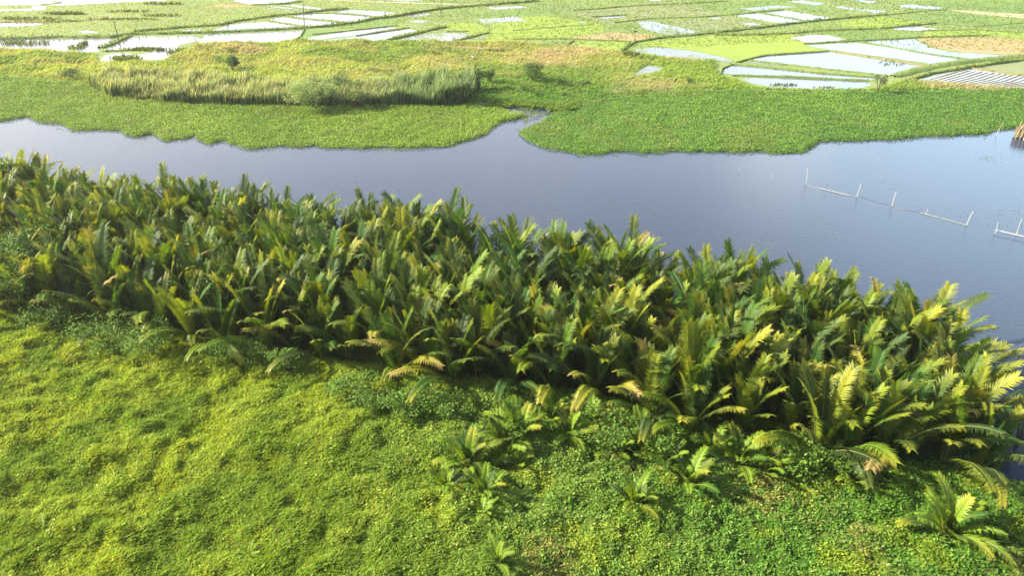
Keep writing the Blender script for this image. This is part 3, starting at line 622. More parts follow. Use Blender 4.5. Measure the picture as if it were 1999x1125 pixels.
# loose sedge and islands in the flooded paddies
fx, fy, fh, fc = [], [], [], []
for (a, b, rx, ry, n, hh) in [(48, 85, 5.5, 1.3, 160, .9), (164, 86, 1.0, 1.0, 60, .9), (150, 93, 2.0, 1.6, 80, .7), (250, 118, 3.0, 1.5, 140, 1.2), (348, 101, 2.5, 2.5, 120, .9), (285, 97, 5, 1.2, 160, .7), (236, 113, 2.4, 1.0, 60, .6), (1530, 166, 2.8, .7, 70, .4), (1610, 171, 2.5, .7, 40, .3), (1740, 124, 3, 2, 60, .3), (460, 98, 1.6, 3.5, 160, 1.3), (470, 88, 3, 1.5, 120, 1.1), (792, 94, 2.2, 1.5, 120, 1.3), (1232, 110, 1.6, 1.6, 120, 1.3), (1265, 116, 2, 1.2, 80, .8), (495, 134, 4, .8, 120, .8), (620, 100, 5, .7, 160, .7), (925, 91, 6, .5, 120, .6), (965, 101, 4, .8, 120, .9), (885, 102, 3, .7, 100, .6), (320, 8, 6, .8, 140, .9), (120, 27, 6, .7, 120, .9), (60, 37, 8, .8, 160, .9), (250, 23, 6, .7, 100, .8), (135, 28, 5, .6, 100, .9), (315, 31, 5, .7, 100, .9), (240, 38, 9, .7, 160, .7), (90, 42, 9, .6, 140, .7), (290, 98, 4, .8, 80, .6), (1305, 120, 2.5, 1.6, 80, .5)]:
    q = G(a, b, .3); th = rng.uniform(0, 6.28, n); rr = np.sqrt(rng.random(n))
    fx.append(q.x+np.cos(th)*rr*rx); fy.append(q.y+np.sin(th)*rr*ry); fh.append(hh*rng.uniform(.6, 1.2, n)); fc.append(lerp((.05, .085, .02), (.12, .14, .03), rng.random(n)))
fx, fy, fh, fc = map(np.concatenate, (fx, fy, fh, fc))
o = make_blades('sedge', fx, fy, np.full(len(fx), .32), fh, rng.uniform(.14, .3, len(fx)), fc, M['blade'], spread=.45)
tag(o, 'dark sedge clumps standing in and beside the flooded paddies', 'sedge', kind='stuff')
# thin standing grass over the far fields
FP = poly([(-120, 74), (600, 50), (1200, 100), (1560, 80), (2100, 108), (2100, -2), (-120, -2)], .3)
X, Y, S = in_poly_points(FP, 2.2)
k = np.ones(len(X), bool)
for P_ in POND + MUDW: k &= sdist(poly(P_, .3), X, Y) < .3
for P_ in SPOT: k &= (sdist(poly(P_, .3), X, Y) < 0) | (rng.random(len(X)) < .35)
X, Y = X[k], Y[k]; n = len(X)
n1 = fbm(X*.5, Y, 8, 400, 3)
cc = lerp((.18, .24, .05), (.12, .18, .045), sstep(.35, .65, n1)); l_ = sstep(0, -60, X)*.7; cc = cc*(1-l_[:, None]) + np.array([[.26, .29, .10]])*l_[:, None]
cc *= rng.uniform(.7, 1.3, n)[:, None]
o = make_blades('field_grass', X, Y, np.full(n, .3), rng.uniform(.18, .4, n), rng.uniform(.16, .34, n), cc, M['blade'], lean=(.2, .05), spread=.6)
tag(o, 'short grass and young rice scattered over the far fields', 'grass', kind='stuff')

# ================================================================== REEDS
reedP = poly([(172, 168), (215, 191), (320, 201), (430, 205), (560, 208), (700, 208), (900, 206), (925, 196), (935, 180), (860, 166), (760, 168), (680, 178), (560, 172), (480, 166), (420, 156), (300, 152), (210, 152)], .3)
X, Y, S = in_poly_points(reedP, 30)
k = S > .15 + 1.2*fbm(X, Y, 2.5, 500, 2)-.5; X, Y, S = X[k], Y[k], S[k]; n = len(X)
g = np.clip(sstep(-42, -14, X) + (fbm(X, Y, 5, 510, 2)-.5)*1.3, 0, 1)
hh = (1.3 + 4.6*fbm(X, Y, 2.2, 520, 2))*rng.uniform(.7, 1.15, n)*(.8+.35*sstep(-22, -12, X)*sstep(4, -2, X))
cc = lerp((.17, .23, .10), (.11, .18, .075), g)*rng.uniform(.7, 1.3, n)[:, None]
low = (rng.random(n) < .30) | (fbm(X, Y, 1.8, 530, 2) > .58); cc[low] = cc[low]*.4 + np.array([.05, .07, .02]); hh[low] *= .75
tips = np.where((rng.random(n) < .6)[:, None], lerp((.46, .45, .26), (.30, .37, .20), g), cc)
o = make_blades('reed_bed', X, Y, np.full(n, .25), hh, rng.uniform(.10, .22, n), cc, M['reed'], lean=(.08, 0), spread=.11, bend=.12, tipcol=tips)
tag(o, 'tall dense reed bed with straw-coloured plumes beside the hyacinth mat', 'reeds', kind='stuff')

# ================================================================== SHRUBS AND TREES
def leaf_blob(cx, cy, cz, rx, ry, rz, n, size, ca, cb, lobes=9, up=.2):
    """leaf clumps spread through several uneven lobes"""
    L = []
    for k in range(lobes):
        a = random.uniform(0, 6.28); r = math.sqrt(random.random())*.72
        L.append((math.cos(a)*r, math.sin(a)*r, random.uniform(-.35, .75)*(1-r*.5), random.uniform(.28, .5)))
    which = rng.integers(0, lobes, n)
    d = rng.normal(size=(n, 3)); d /= np.linalg.norm(d, axis=1)[:, None]
    rr = rng.uniform(.55, 1.05, n)
    C = np.array([l[:3] for l in L])[which]; rad = np.array([l[3] for l in L])[which]
    P = C + d*(rad*rr)[:, None]
    X = cx + P[:, 0]*rx; Y = cy + P[:, 1]*ry; Z = np.maximum(cz + P[:, 2]*rz, .3 + rng.random(n)*.2)
    cols = lerp(ca, cb, rng.random(n))*rng.uniform(.7, 1.3, n)[:, None]
    return X, Y, Z, rng.uniform(.7, 1.3, n)*size, cols
def stems(cx, cy, z0, height, spread, n, rad, parent, mat, name='stem'):
    V, F = [], []
    for k in range(n):
        a = 6.28*k/n + random.uniform(-.4, .4); r = spread*random.uniform(.5, 1)
        pts = [Vector((cx + math.cos(a)*r*t**1.4, cy + math.sin(a)*r*t**1.4, z0 + height*t)) for t in (0, .4, .75, 1)]
        for i, q in enumerate(pts):
            rr = rad*(1-.25*i)
            for j in range(5):
                b = 6.28*j/5; V.append([q.x+math.cos(b)*rr, q.y+math.sin(b)*rr, q.z])
        base = len(V)-20
        for i in range(3):
            for j in range(5):
                F.append([base+i*5+j, base+i*5+(j+1) % 5, base+(i+1)*5+(j+1) % 5, base+(i+1)*5+j])
    return new_mesh(name, np.array(V), [np.array(F)], mat, parent=parent)
def shrub(name, px, py, wpx, hpx, label, cat, ca, cb, leaf=.3, n=900, lobes=9, group=None, trunk=True, z0=.3, flat=1.0, tr='stem'):
    b = G(px, py, z0); d = math.sqrt(b.x**2 + b.y**2 + (CH-z0)**2)
    wm = wpx*d/FPX; hm = hpx*d/FPX/ (b.y/d)
    e = bpy.data.objects.new(name, None); COL.objects.link(e); e.location = b; tag(e, label, cat, group)
    cz = hm*.55; X, Y, Z, s, c = leaf_blob(0, 0, cz, wm*.5, wm*.45, hm*.5*flat, n, leaf, ca, cb, lobes)
    Z = np.maximum(Z-.0, .08)
    make_leaves('foliage' if tr == 'stem' else 'crown', X, Y, Z, s, c, M['bush'], tilt=1.0, aspect=.6).parent = e
    if trunk: stems(0, 0, -.1, hm*.75, wm*.32, 6, .05 + .008*hm, e, M['trunk'], tr)
    return e
DG = (.035, .075, .015); MG = (.07, .12, .025); LG = (.15, .20, .05); PG = (.20, .24, .09)
shrub('small_tree', 1040, 160, 60, 33, 'dark green fan-shaped small tree standing alone in the rough grass', 'tree', DG, MG, .32, 1500, 14, tr='trunk')
shrub('bush', 935, 178, 30, 42, 'dark green upright bush at the right end of the reed bed', 'bush', DG, MG, .3, 1000, 10)
shrub('bush', 958, 168, 22, 34, 'narrow green bush just right of the upright bush by the reeds', 'bush', DG, MG, .28, 700, 8)
shrub('bush', 618, 212, 105, 50, 'large pale green leafy bush in front of the reed bed', 'bush', (.20, .29, .08), (.30, .37, .15), .3, 5000, 22)
shrub('bush', 672, 184, 80, 34, 'dark green bush rising behind the large pale bush in the reeds', 'bush', (.05, .10, .03), (.09, .15, .05), .3, 1500, 14)
shrub('bush', 900, 203, 56, 44, 'dense dark green bush closing the right end of the reed bed', 'bush', (.06, .11, .035), (.11, .17, .06), .3, 1500, 14)
shrub('bush', 692, 211, 50, 38, 'pale green bush at the foot of the reeds, right of the large pale one', 'bush', LG, PG, .3, 1000, 10)
shrub('bush', 627, 186, 20, 22, 'small bright yellow-green bush on top of the large pale bush', 'bush', (.18, .25, .02), (.22, .28, .03), .25, 300, 5, trunk=False, z0=2.2)
shrub('bush', 455, 140, 30, 24, 'dark blue-green tufted bush behind the reed bed', 'bush', (.03, .08, .03), (.05, .11, .04), .35, 900, 9)
shrub('bush', 140, 153, 34, 16, 'dark green bush left of the reed bed at the edge of the mat', 'bush', DG, MG, .28, 600, 8)
shrub('bush', 1345, 166, 16, 15, 'small dark bush on the strip between mat and paddies', 'bush', DG, MG, .22, 260, 5)
shrub('bush', 1316, 161, 12, 8, 'tiny low bush left of the small dark bush on the strip', 'bush', DG, MG, .2, 120, 4)
shrub('bush', 1713, 180, 28, 27, 'dusty green bush at the right end of the long flooded paddy', 'bush', (.07, .085, .035), (.12, .14, .06), .25, 600, 8)
shrub('bush', 1105, 171, 50, 14, 'low dark bush right of the small fan-shaped tree', 'bush', DG, MG, .28, 700, 9)
shrub('bush', 1140, 168, 26, 10, 'low green bush at the end of the dark row beside the tree', 'bush', DG, MG, .25, 300, 6)
shrub('bush', 1053, 190, 26, 12, 'low rounded bush below the fan-shaped tree', 'bush', MG, (.10, .16, .03), .25, 300, 6)
shrub('bush', 1100, 190, 22, 9, 'small rounded bush to the right of the low one below the tree', 'bush', MG, (.10, .16, .03), .25, 220, 6)
shrub('bush', 1025, 182, 24, 18, 'leafy green bush to the lower left of the fan-shaped tree', 'bush', MG, (.10, .16, .03), .25, 300, 6)

# leafy bushes at the front of the palm stand
VG = (.06, .14, .02); VY = (.15, .24, .04)
FB = [(30, 610, 150, 110, 'dark leafy bush at the far left foot of the palm stand'), (110, 640, 100, 50, 'low dark leafy bush right of the far left bush'),
      (210, 676, 130, 60, 'spreading leafy bush under the leftmost arching fronds'), (300, 700, 100, 60, 'dark bush in the shade of the arching fronds, left part'),
      (430, 640, 110, 110, 'tall leafy climber over the palms at the left front'), (470, 715, 110, 50, 'leafy bush at the meadow edge below the tall climber'),
      (560, 725, 70, 40, 'small leafy bush left of the drooping dry frond'), (700, 790, 120, 50, 'leafy bush under the drooping fronds at the centre left'),
      (800, 800, 110, 50, 'bright leafy bush at the centre of the palm edge'), (880, 815, 90, 45, 'leafy bush left of the dark hollow'),
      (1010, 850, 80, 50, 'leafy bush in the shade below the dark hollow'), (1180, 860, 120, 55, 'leafy bush between the young palms at the centre right'), (1290, 890, 90, 50, 'leafy bush with yellowing leaves right of the centre'),
      (1540, 920, 120, 50, 'leafy bush below the golden fronds'), (1640, 925, 80, 40, 'low dark bush near the right end of the stand'), (1980, 880, 70, 90, 'leafy bush at the water on the right edge'),
      (60, 520, 120, 70, 'yellow-green climber over the leftmost palms')]
for i, (a, b, ww, hh_, lab) in enumerate(FB):
    hh_ *= .8; ww *= 1.1
    z0 = 3.0 if i == 16 else .3
    shrub('leafy_bush', a, b, ww, hh_, lab, 'bush', VG, VY, .24, 1500 if ww > 100 else 1000, 14, trunk=(i != 16), z0=z0)

# ================================================================== PALMS
def frond_mesh(name, L, bend, npair=60, lmax=1.16, fold=.24, a0=56, a1=34, droop=.22, s0=.13, wid=.096, seed=0, curl=0.0):
    r = random.Random(seed); ns = 18; pts = []; th = []
    y = z = x = 0
    for i in range(ns+1):
        s = i/ns; a = bend*s**1.6; th.append(a); pts.append(Vector((x, y, z)))
        ds = L/ns; y += math.sin(a)*ds; z += math.cos(a)*ds; x += curl*s*ds
    def at(s):
        f = s*ns; i = min(int(f), ns-1); f -= i
        return pts[i].lerp(pts[i+1], f), th[i]*(1-f) + th[i+1]*f
    V, C, Q, T = [], [], [], []
    for i in range(ns+1):            # rachis
        s = i/ns; rad = .07*(1-s)**.8 + .012; P0_, a = at(min(s, .9999))
        Tn = Vector((0, math.sin(a), math.cos(a))); Nn = Vector((0, -math.cos(a), math.sin(a)))
        for (bx, nx_) in ((-1, -.4), (1, -.4), (0, .9)):
            V.append(P0_ + Vector((bx*rad, 0, 0)) + Nn*nx_*rad); C.append((s*.6, .5, 1))
        if i:
            k = (i-1)*3
            for j in range(3): Q.append([k+j, k+(j+1) % 3, k+3+(j+1) % 3, k+3+j])
    gap = r.uniform(.3, .9)
    for i in range(npair):
        s = s0 + (1-s0)*(i+.5)/npair
        P0_, a = at(min(s, .999)); u = (s-s0)/(1-s0)
        Tn = Vector((0, math.sin(a), math.cos(a))); Nn = Vector((0, -math.cos(a), math.sin(a)))
        ang = R(a0 + (a1-a0)*u**1.5); ll = lmax*min(1, .55+2.2*u)*(1 - .42*(max(0, u-.45)/.55)**1.5)
        for sg in (-1, 1):
            if r.random() < .03: continue
            l = ll*r.uniform(.78, 1.12); aa = ang + R(r.uniform(-3, 3)); fo = fold + r.uniform(-.05, .05)
            d = Tn*math.cos(aa) + (Vector((sg, 0, 0))*math.cos(fo) + Nn*math.sin(fo))*math.sin(aa)
            wv = (Tn - d*Tn.dot(d)).normalized(); up = d.cross(wv)
            tw = r.uniform(-.2, .2); wv = wv*math.cos(tw) + up*math.sin(tw)
            tipd = (d + Vector((0, 0, -1))*droop*r.uniform(.7, 2.2) - Nn*droop*.4).normalized()
            b = len(V); wd = wid*r.uniform(.85, 1.15)
            mid = P0_ + d*l*.5; tip = mid + tipd*l*.55
            V += [P0_ - wv*wd*.35, P0_ + wv*wd*.35, mid + wv*wd*.5, mid - wv*wd*.5, tip]
            rr = r.random(); C += [(u*.9, rr, 0)]*4 + [(u*.9+.22, rr, 0)]
            Q.append([b, b+1, b+2, b+3]); T.append([b+3, b+2, b+4])
    o = new_mesh(name, np.array([list(v) for v in V]), [np.array(Q), np.array(T)], M['frond'], np.array(C))
    me = o.data; bpy.data.objects.remove(o)
    return me
ERECT = [frond_mesh('frond', 7.0+.3*k, R(13+9*k), seed=k, curl=(-.08, .1, -.12, .14)[k]) for k in range(4)]
ARCH = [frond_mesh('frond', 7.0+.25*k, R(42+10*k), droop=.36, fold=.18, seed=10+k, curl=(-.15, .1, -.05, .18)[k]) for k in range(4)]
DROOP = [frond_mesh('frond', 6.8+.4*k, R(72+12*k), droop=.55, fold=.15, seed=20+k, curl=(-.15, .15, .05)[k]) for k in range(3)]
SPEAR = [frond_mesh('frond', 5.9+.4*k, R(6+6*k), a0=16, a1=8, lmax=1.0, fold=.9, droop=.02, s0=.4, seed=30+k) for k in range(2)]
YOUNG = [frond_mesh('frond', 2.9+.25*k, R(35+14*k), npair=30, lmax=.72, fold=.25, droop=.3, wid=.10, s0=.18, seed=40+k) for k in range(4)]
GREENS = [(.048, .105, .010), (.070, .130, .008), (.032, .080, .012), (.105, .155, .010), (.040, .070, .014), (.13, .175, .012), (.055, .088, .018), (.036, .092, .012), (.045, .085, .022)]
def frond_color(brown, young=False):
    g = random.choice(GREENS); f = random.uniform(.75, 1.25)
    if young: g = (.15, .24, .02)
    return (g[0]*f, g[1]*f, g[2]*f, brown)
NF = 0
def add_frond(root, me, az, tilt, roll, scale, col):
    global NF
    o = bpy.data.objects.new('frond', me); COL.objects.link(o); o.parent = root
    # local +Y is the lean direction; turn it to azimuth az
    o.rotation_mode = 'QUATERNION'
    q = Matrix.Rotation(az - math.pi/2, 4, 'Z') @ Matrix.Rotation(-tilt, 4, 'X') @ Matrix.Rotation(roll, 4, 'Z')
    o.rotation_quaternion = q.to_quaternion()
    off = Matrix.Rotation(az - math.pi/2, 4, 'Z') @ Vector((0, .18, 0))
    o.location = off; o.scale = (scale, scale, scale); o.color = col; NF += 1
    return o
def palm(x, y, z, nfr, out, openness, yellow, size=1.0, op_front=False):
    root = bpy.data.objects.new('nipa_palm', None); COL.objects.link(root); root.location = (x, y, z)
    a0 = random.uniform(0, 6.28)
    for k in range(nfr):
        az = a0 + 2.4*k + random.uniform(-.3, .3)
        ring = k/nfr
        f = max(0.0, math.cos(az-out[2]))*openness if openness > 0 else 0
        tilt = R(2 + 11*ring + random.uniform(-3, 4)) + R(27)*f*(.3+ring)
        br = max(0, random.gauss(.06, .18)) + yellow*random.uniform(0, .55) + (.2*f)
        if f*(.3+ring) > .62: me = random.choice(DROOP)
        elif f*(.3+ring) > .30 or random.random() < .10+.15*ring: me = random.choice(ARCH)
        elif k == 0 and random.random() < .5: me = random.choice(SPEAR); br = 0
        else: me = random.choice(ERECT)
        if random.random() < (.10 if op_front and ring > .5 else .04): br += .7; tilt += R(random.uniform(4, 22)); me = random.choice(ARCH); tilt = min(tilt, R(38))
        add_frond(root, me, az, tilt, random.uniform(-.9, .9) if f < .3 else random.uniform(-.3, .3), size*random.uniform(.82, 1.1), frond_color(min(br, .95)))
    return root
# dart throwing inside the stand
def stand_edge(x, y):
    best = 1e9; bp = None
    for P_, w_ in ((standP, 1),):
        for i in range(len(P_)):
            a = P_[i]; b = P_[(i+1) % len(P_)]; dx, dy = b-a; L2 = dx*dx+dy*dy
            t_ = max(0, min(1, ((x-a[0])*dx+(y-a[1])*dy)/(L2+1e-9))); qx, qy = a[0]+t_*dx, a[1]+t_*dy
            d = math.hypot(x-qx, y-qy)
            if d < best: best = d; bp = (qx, qy)
    return best, bp
lo, hi = standP.min(0), standP.max(0)
cand = []; rp = random.Random(5)
RMIN = 2.32
for _ in range(60000):
    x = rp.uniform(lo[0], hi[0]); y = rp.uniform(lo[1], hi[1])
    if all((x-c_[0])**2 + (y-c_[1])**2 > RMIN**2 for c_ in cand): cand.append((x, y))
cx = np.array([c_[0] for c_ in cand]); cy = np.array([c_[1] for c_ in cand])
sd_ = sdist(standP, cx, cy)
cand = [(cx[i], cy[i], sd_[i]) for i in range(len(cx)) if sd_[i] > .35]
nfront = len(front)
PALMS = []
hollow = G(1000, 790, .1)
for (x, y, s) in cand:
    if math.hypot((x-hollow.x)/1.5, y-hollow.y) < 2.3: continue
    d, bp = stand_edge(x, y); ang = math.atan2(bp[1]-y, bp[0]-x)
    px, py = to_px((x, y, 3.5))
    if px < -150: continue
    fr = sdist(front[::-1], np.array([x]), np.array([y]))
    op = max(0, 1 - d/4.6)
    # openness only matters towards the front or the ends
    isfront = bp[1] < y - .01
    op2 = op*(1.25 if isfront else .7)
    yellow = .55 if px > 1050 and isfront and d < 6 else (.30 if px < 330 else (.25 if random.random() < .3 else .05))
    nfr = 9 if d > 5 else 10
    PALMS.append([x, y, d, isfront, px, py, op2, ang, yellow, nfr])
print('palms', len(PALMS))
WORDS = ['first', 'second', 'third', 'fourth', 'fifth', 'sixth', 'seventh', 'eighth', 'ninth', 'tenth', 'eleventh', 'twelfth', 'thirteenth', 'fourteenth', 'fifteenth', 'sixteenth', 'seventeenth', 'eighteenth', 'nineteenth', 'twentieth',
 'twenty-first', 'twenty-second', 'twenty-third', 'twenty-fourth', 'twenty-fifth', 'twenty-sixth', 'twenty-seventh', 'twenty-eighth', 'twenty-ninth', 'thirtieth', 'thirty-first', 'thirty-second', 'thirty-third', 'thirty-fourth', 'thirty-fifth', 'thirty-sixth', 'thirty-seventh', 'thirty-eighth', 'thirty-ninth', 'fortieth', 'forty-first', 'forty-second', 'forty-third', 'forty-fourth', 'forty-fifth', 'forty-sixth', 'forty-seventh', 'forty-eighth', 'forty-ninth', 'fiftieth']
GRP = 'nipa palms of the riverside stand'
fr_row = sorted([p_ for p_ in PALMS if p_[3] and p_[2] < 2.2 and p_[4] > -40], key=lambda p_: p_[4])
rv_row = sorted([p_ for p_ in PALMS if not p_[3] and p_[2] < 2.0 and p_[4] > -40], key=lambda p_: p_[4])
def near_front(x, y):
    df = min(math.hypot(x-q[0], y-q[1]) for q in front_s); db = min(math.hypot(x-q[0], y-q[1]) for q in back_s)
    return df/(df+db)
def dens_line(P_): return [P_[i]+(P_[i+1]-P_[i])*k/8 for i in range(len(P_)-1) for k in range(8)]
front_s, back_s = dens_line(front), dens_line(back)
for p_ in PALMS:
    x, y, d, isf, px, py, op, ang, ye, nfr = p_
    r_ = palm(x, y, .05, nfr, (0, 0, ang), op, ye, random.uniform(.80, 1.10)*(1.08 if px > 1300 and isf else 1), op_front=isf and d < 4)
    zone = 'left' if px < 660 else ('middle' if px < 1330 else 'right')
    if p_ in fr_row and fr_row.index(p_) < 50: lab = 'nipa palm arching over the meadow, %s from the left in the front row' % WORDS[fr_row.index(p_)]
    elif p_ in rv_row and rv_row.index(p_) < 50: lab = 'nipa palm at the river edge of the stand, %s from the left' % WORDS[rv_row.index(p_)]
    elif px < -40: lab = 'nipa palm beyond the far left edge of the stand'
    else:
        six = min(7, max(0, int(px/250)))
        place = ['at the far left', 'in the left', 'left of the middle', 'just left of the centre', 'just right of the centre', 'right of the middle', 'in the right', 'at the far right'][six]
        nf_ = near_front(x, y); half = 'towards the river' if nf_ > .62 else ('towards the meadow' if nf_ < .38 else 'midway back')
        bb = [c_.color[3] for c_ in r_.children]; look = 'dry-fronded' if max(bb) > .7 else ('yellow-tipped' if max(bb) > .4 else 'plain green')
        lab = '%s nipa palm %s of the stand, %s' % (look, place, half)
    tag(r_, lab, 'palm', GRP)
# young palms in front
YP = [(915, 905, 1.25, 12, 'bushy young palm with yellow fronds left of the shaded hollow'), (870, 950, .8, 8, 'small yellowing young palm at the lower left of the bushy one'), (945, 965, .9, 8, 'pale young palm just below the bushy young palm'), (940, 1010, .6, 6, 'small light green palm seedling below the pale young palm'),
      (1010, 855, 1.2, 11, 'young palm in front of the dark hollow'), (1075, 815, 1.0, 8, 'young palm right of the dark hollow'), (1150, 825, 1.1, 9, 'young palm below the golden-edged palm'), (1015, 905, .7, 6, 'small young palm at the edge of the shade'),
      (1345, 945, 1.2, 9, 'young palm with one yellow drooping frond'), (1440, 905, 1.3, 11, 'dark green young palm right of the yellow drooping frond'), (1250, 860, 1.1, 8, 'young palm rising from shade near the centre right'), (1390, 880, 1.0, 8, 'young palm half hidden behind the dark green one'),
      (1240, 985, .95, 9, 'young palm standing alone on the creeper, centre right'), (1850, 1040, 1.55, 13, 'large young palm standing alone at the lower right'), (970, 1108, .7, 8, 'small yellow-green seedling at the bottom edge'), (1560, 905, 1.1, 8, 'young palm in the shade below the right golden frond'), (985, 870, 1.1, 9, 'bright young palm at the left rim of the dark hollow'), (1110, 850, 1.0, 8, 'young palm tucked under the stand, between the hollow and the golden palms'), (1195, 880, 1.0, 8, 'shaded young palm at the foot of the golden-edged palm'), (1300, 905, 1.0, 8, 'young palm just left of the one with a yellow drooping frond'), (1490, 925, 1.0, 8, 'bushy young palm below the right golden fronds'), (1660, 945, .9, 8, 'young palm at the meadow rim near the right end'), (1620, 915, 1.0, 7, 'young palm under the right end of the stand'), (80, 1040, .5, 6, 'tiny yellow tuft in the grass at the lower left'), (485, 1085, .4, 5, 'tiny seedling in the grass near the bottom left')]
for (a, b, s_, n_, lab) in YP:
    g0 = G(a, b, .5); z = float(near_z(np.array([g0.x]), np.array([g0.y]))[0])
    r_ = bpy.data.objects.new('young_palm', None); COL.objects.link(r_); r_.location = (g0.x, g0.y, z-.05); tag(r_, lab, 'palm', 'young palms in front of the stand')
    a0 = random.uniform(0, 6.28)
    for k in range(n_+3):
        add_frond(r_, YOUNG[k % 4], a0+2.4*k, R(max(2, 4+34*k/n_+random.uniform(-12, 12))), random.uniform(-.4, .4), s_*random.uniform(.62, .88), frond_color(random.uniform(0, .6) if random.random() < .5 else 0, random.random() < .65))
print('fronds', NF)

# ================================================================== POLES, PENS, BIRDS
def tube(name, pts, r0, r1, mat, parent=None, sides=8):
    V, F = [], []
    n = len(pts)
    for i, q in enumerate(pts):
        q = Vector(q); tdir = (Vector(pts[min(i+1, n-1)]) - Vector(pts[max(i-1, 0)])).normalized()
        a = tdir.orthogonal().normalized(); b = tdir.cross(a); rr = r0 + (r1-r0)*i/(n-1)
        for j in range(sides):
            th_ = 2*math.pi*j/sides; V.append(list(q + a*math.cos(th_)*rr + b*math.sin(th_)*rr))
    for i in range(n-1):
        for j in range(sides): F.append([i*sides+j, i*sides+(j+1) % sides, (i+1)*sides+(j+1) % sides, (i+1)*sides+j])
    c0 = len(V); V.append(list(pts[0])); V.append(list(pts[-1]))
    T = [[c0, (j+1) % sides, j] for j in range(sides)] + [[c0+1, (n-1)*sides+j, (n-1)*sides+(j+1) % sides] for j in range(sides)]
    return new_mesh(name, np.array(V), [np.array(F), np.array(T)], mat, parent=parent, smooth=False)
def bamboo(a, b, r0, r1, mat, name, sag=0.0):
    a, b = Vector(a), Vector(b); pts = []
    n = 9
    for i in range(n):
        f = i/(n-1); q = a.lerp(b, f) + Vector((.02*math.sin(5*f+a.x), .02*math.cos(4*f), -sag*math.sin(math.pi*f))); pts.append(q)
    o = tube(name, pts, r0, r1, mat)
    # swollen joints
    return o
ST = [((1443, 334), (1444, 325), .05, 'short pale stake alone in the river, farthest left'), ((1506, 350), (1509, 337), .05, 'short leaning stake left of the tall white post'),
      ((1574, 360), (1577, 328), .085, 'tall upright white bamboo post at the left end of the barrier'), ((1612, 373), (1616, 358), .035, 'thin dark stake beside the floating white bamboo'),
      ((1673, 384), (1681, 358), .08, 'leaning white post at the right end of the floating white bamboo'), ((1741, 402), (1750, 374), .08, 'leaning white post in the middle of the barrier'),
      ((1806, 418), (1812, 407), .05, 'short stub at the left end of the tan floating bamboo'), ((1887, 439), (1899, 413), .08, 'leaning white post at the right end of the tan floating bamboo'),
      ((1943, 456), (1949, 433), .07, 'white post carrying the left end of the raised rail'), ((1983, 460), (1995, 427), .075, 'tall leaning white post carrying the raised rail near the right edge'), ((2040, 472), (2052, 440), .075, 'white post of the raised rail beyond the right edge')]
for (b_, t_, r_, lab) in ST:
    B = G(*b_, 0); T_ = GV(*t_, B.y); d = (T_-B)
    o = bamboo(B - d.normalized()*.8, T_, r_*.58, r_*.48, M['wood'] if 'dark' in lab else M['bamboo'], 'bamboo_post')
    tag(o, lab, 'post', 'posts of the river barrier')
HZ = [((1575, 361), (1602, 368), .03, 0.0, 'bamboo_old', 'thin drifting cane between the tall post and the white bamboo'), ((1600, 367.5), (1657, 381), .08, .07, 'bamboo', 'white bamboo pole floating left of the leaning post'),
      ((1657, 381), (1677, 385), .035, 0.02, 'bamboo_old', 'short thin cane at the foot of the leaning post'), ((1676, 385), (1740, 402), .045, .01, 'wood', 'dark waterlogged cane between the two leaning posts'),
      ((1738, 402.5), (1770, 409), .03, .02, 'bamboo_old', 'thin cane at the foot of the middle post'), ((1768, 409), (1799, 416), .04, .01, 'wood', 'dark waterlogged cane left of the tan bamboo'),
      ((1797, 415.5), (1890, 440), .06, .06, 'bamboo_old', 'long tan bamboo pole floating between stub and leaning post')]
for (a, b, r_, z, mk, lab) in HZ:
    tag(bamboo(G(*a, z), G(*b, z), r_*.5, r_*.42, M[mk], 'floating_bamboo'), lab, 'bamboo', 'floating bamboo of the river barrier')
tag(bamboo(G(1944, 449, .42), G(2056, 474, .42), .06, .05, M['bamboo'], 'rail', .03), 'raised pale bamboo rail tied between posts at the right edge', 'rail')
# fish pen at the right edge
e = bpy.data.objects.new('fish_pen', None); c0 = G(1984, 268, 0); e.location = c0; COL.objects.link(e)
tag(e, 'thatched bamboo fish pen with leaning poles beside the hyacinth mat', 'fish pen')
def local(o, p_):
    o.parent = p_; o.matrix_parent_inverse = Matrix.Identity(4); return o
V, F = [], []
nx_, nz_ = 44, 6
for j in range(nz_+1):
    for i in range(nx_+1):
        th_ = 2*math.pi*i/nx_; rr = 1.0 + .05*math.sin(i*2.9+j)
        V.append([math.cos(th_)*2.0*rr + 1.6 + .12*j/nz_, math.sin(th_)*1.2*rr, .25 + 1.45*j/nz_ + (.18*math.sin(i*3.7) if j == nz_ else 0)])
for j in range(nz_):
    for i in range(nx_):
        a = j*(nx_+1)+i; F.append([a, a+1, a+nx_+2, a+nx_+1])
new_mesh('woven_wall', np.array(V), [np.array(F)], M['thatch'], parent=e)
V, F = [], []
for i in range(nx_):
    th_ = 2*math.pi*i/nx_; V.append([math.cos(th_)*2.1 + 1.7, math.sin(th_)*1.3, 1.55 + .05*math.sin(i*2.3)])
V.append([1.7, 0, 2.15])
for i in range(nx_): F.append([i, (i+1) % nx_, nx_])
new_mesh('thatch_cover', np.array(V), [np.array(F)], M['thatch'], parent=e)
for (x, y, lean, hh_, r_) in [(-.6, -.6, .55, 2.5, .05), (-.15, -1.0, .45, 2.2, .04), (.35, -1.25, .5, 2.5, .07), (1.0, -1.4, .4, 2.3, .05), (1.9, -1.35, .3, 2.3, .05), (-2.9, .9, .5, 2.2, .04), (2.8, -1.1, .3, 2.4, .05), (3.6, -.2, .4, 2.5, .05), (3.0, 1.1, .2, 2.5, .05), (.6, 1.3, .3, 2.4, .05)]:
    tube('pole', [(x, y, -.8), (x+lean*.5, y+.05, hh_*.45), (x+lean*1.2, y+.1, hh_)], r_, r_*.8, M['bamboo_old' if r_ < .06 else 'bamboo'], parent=e)

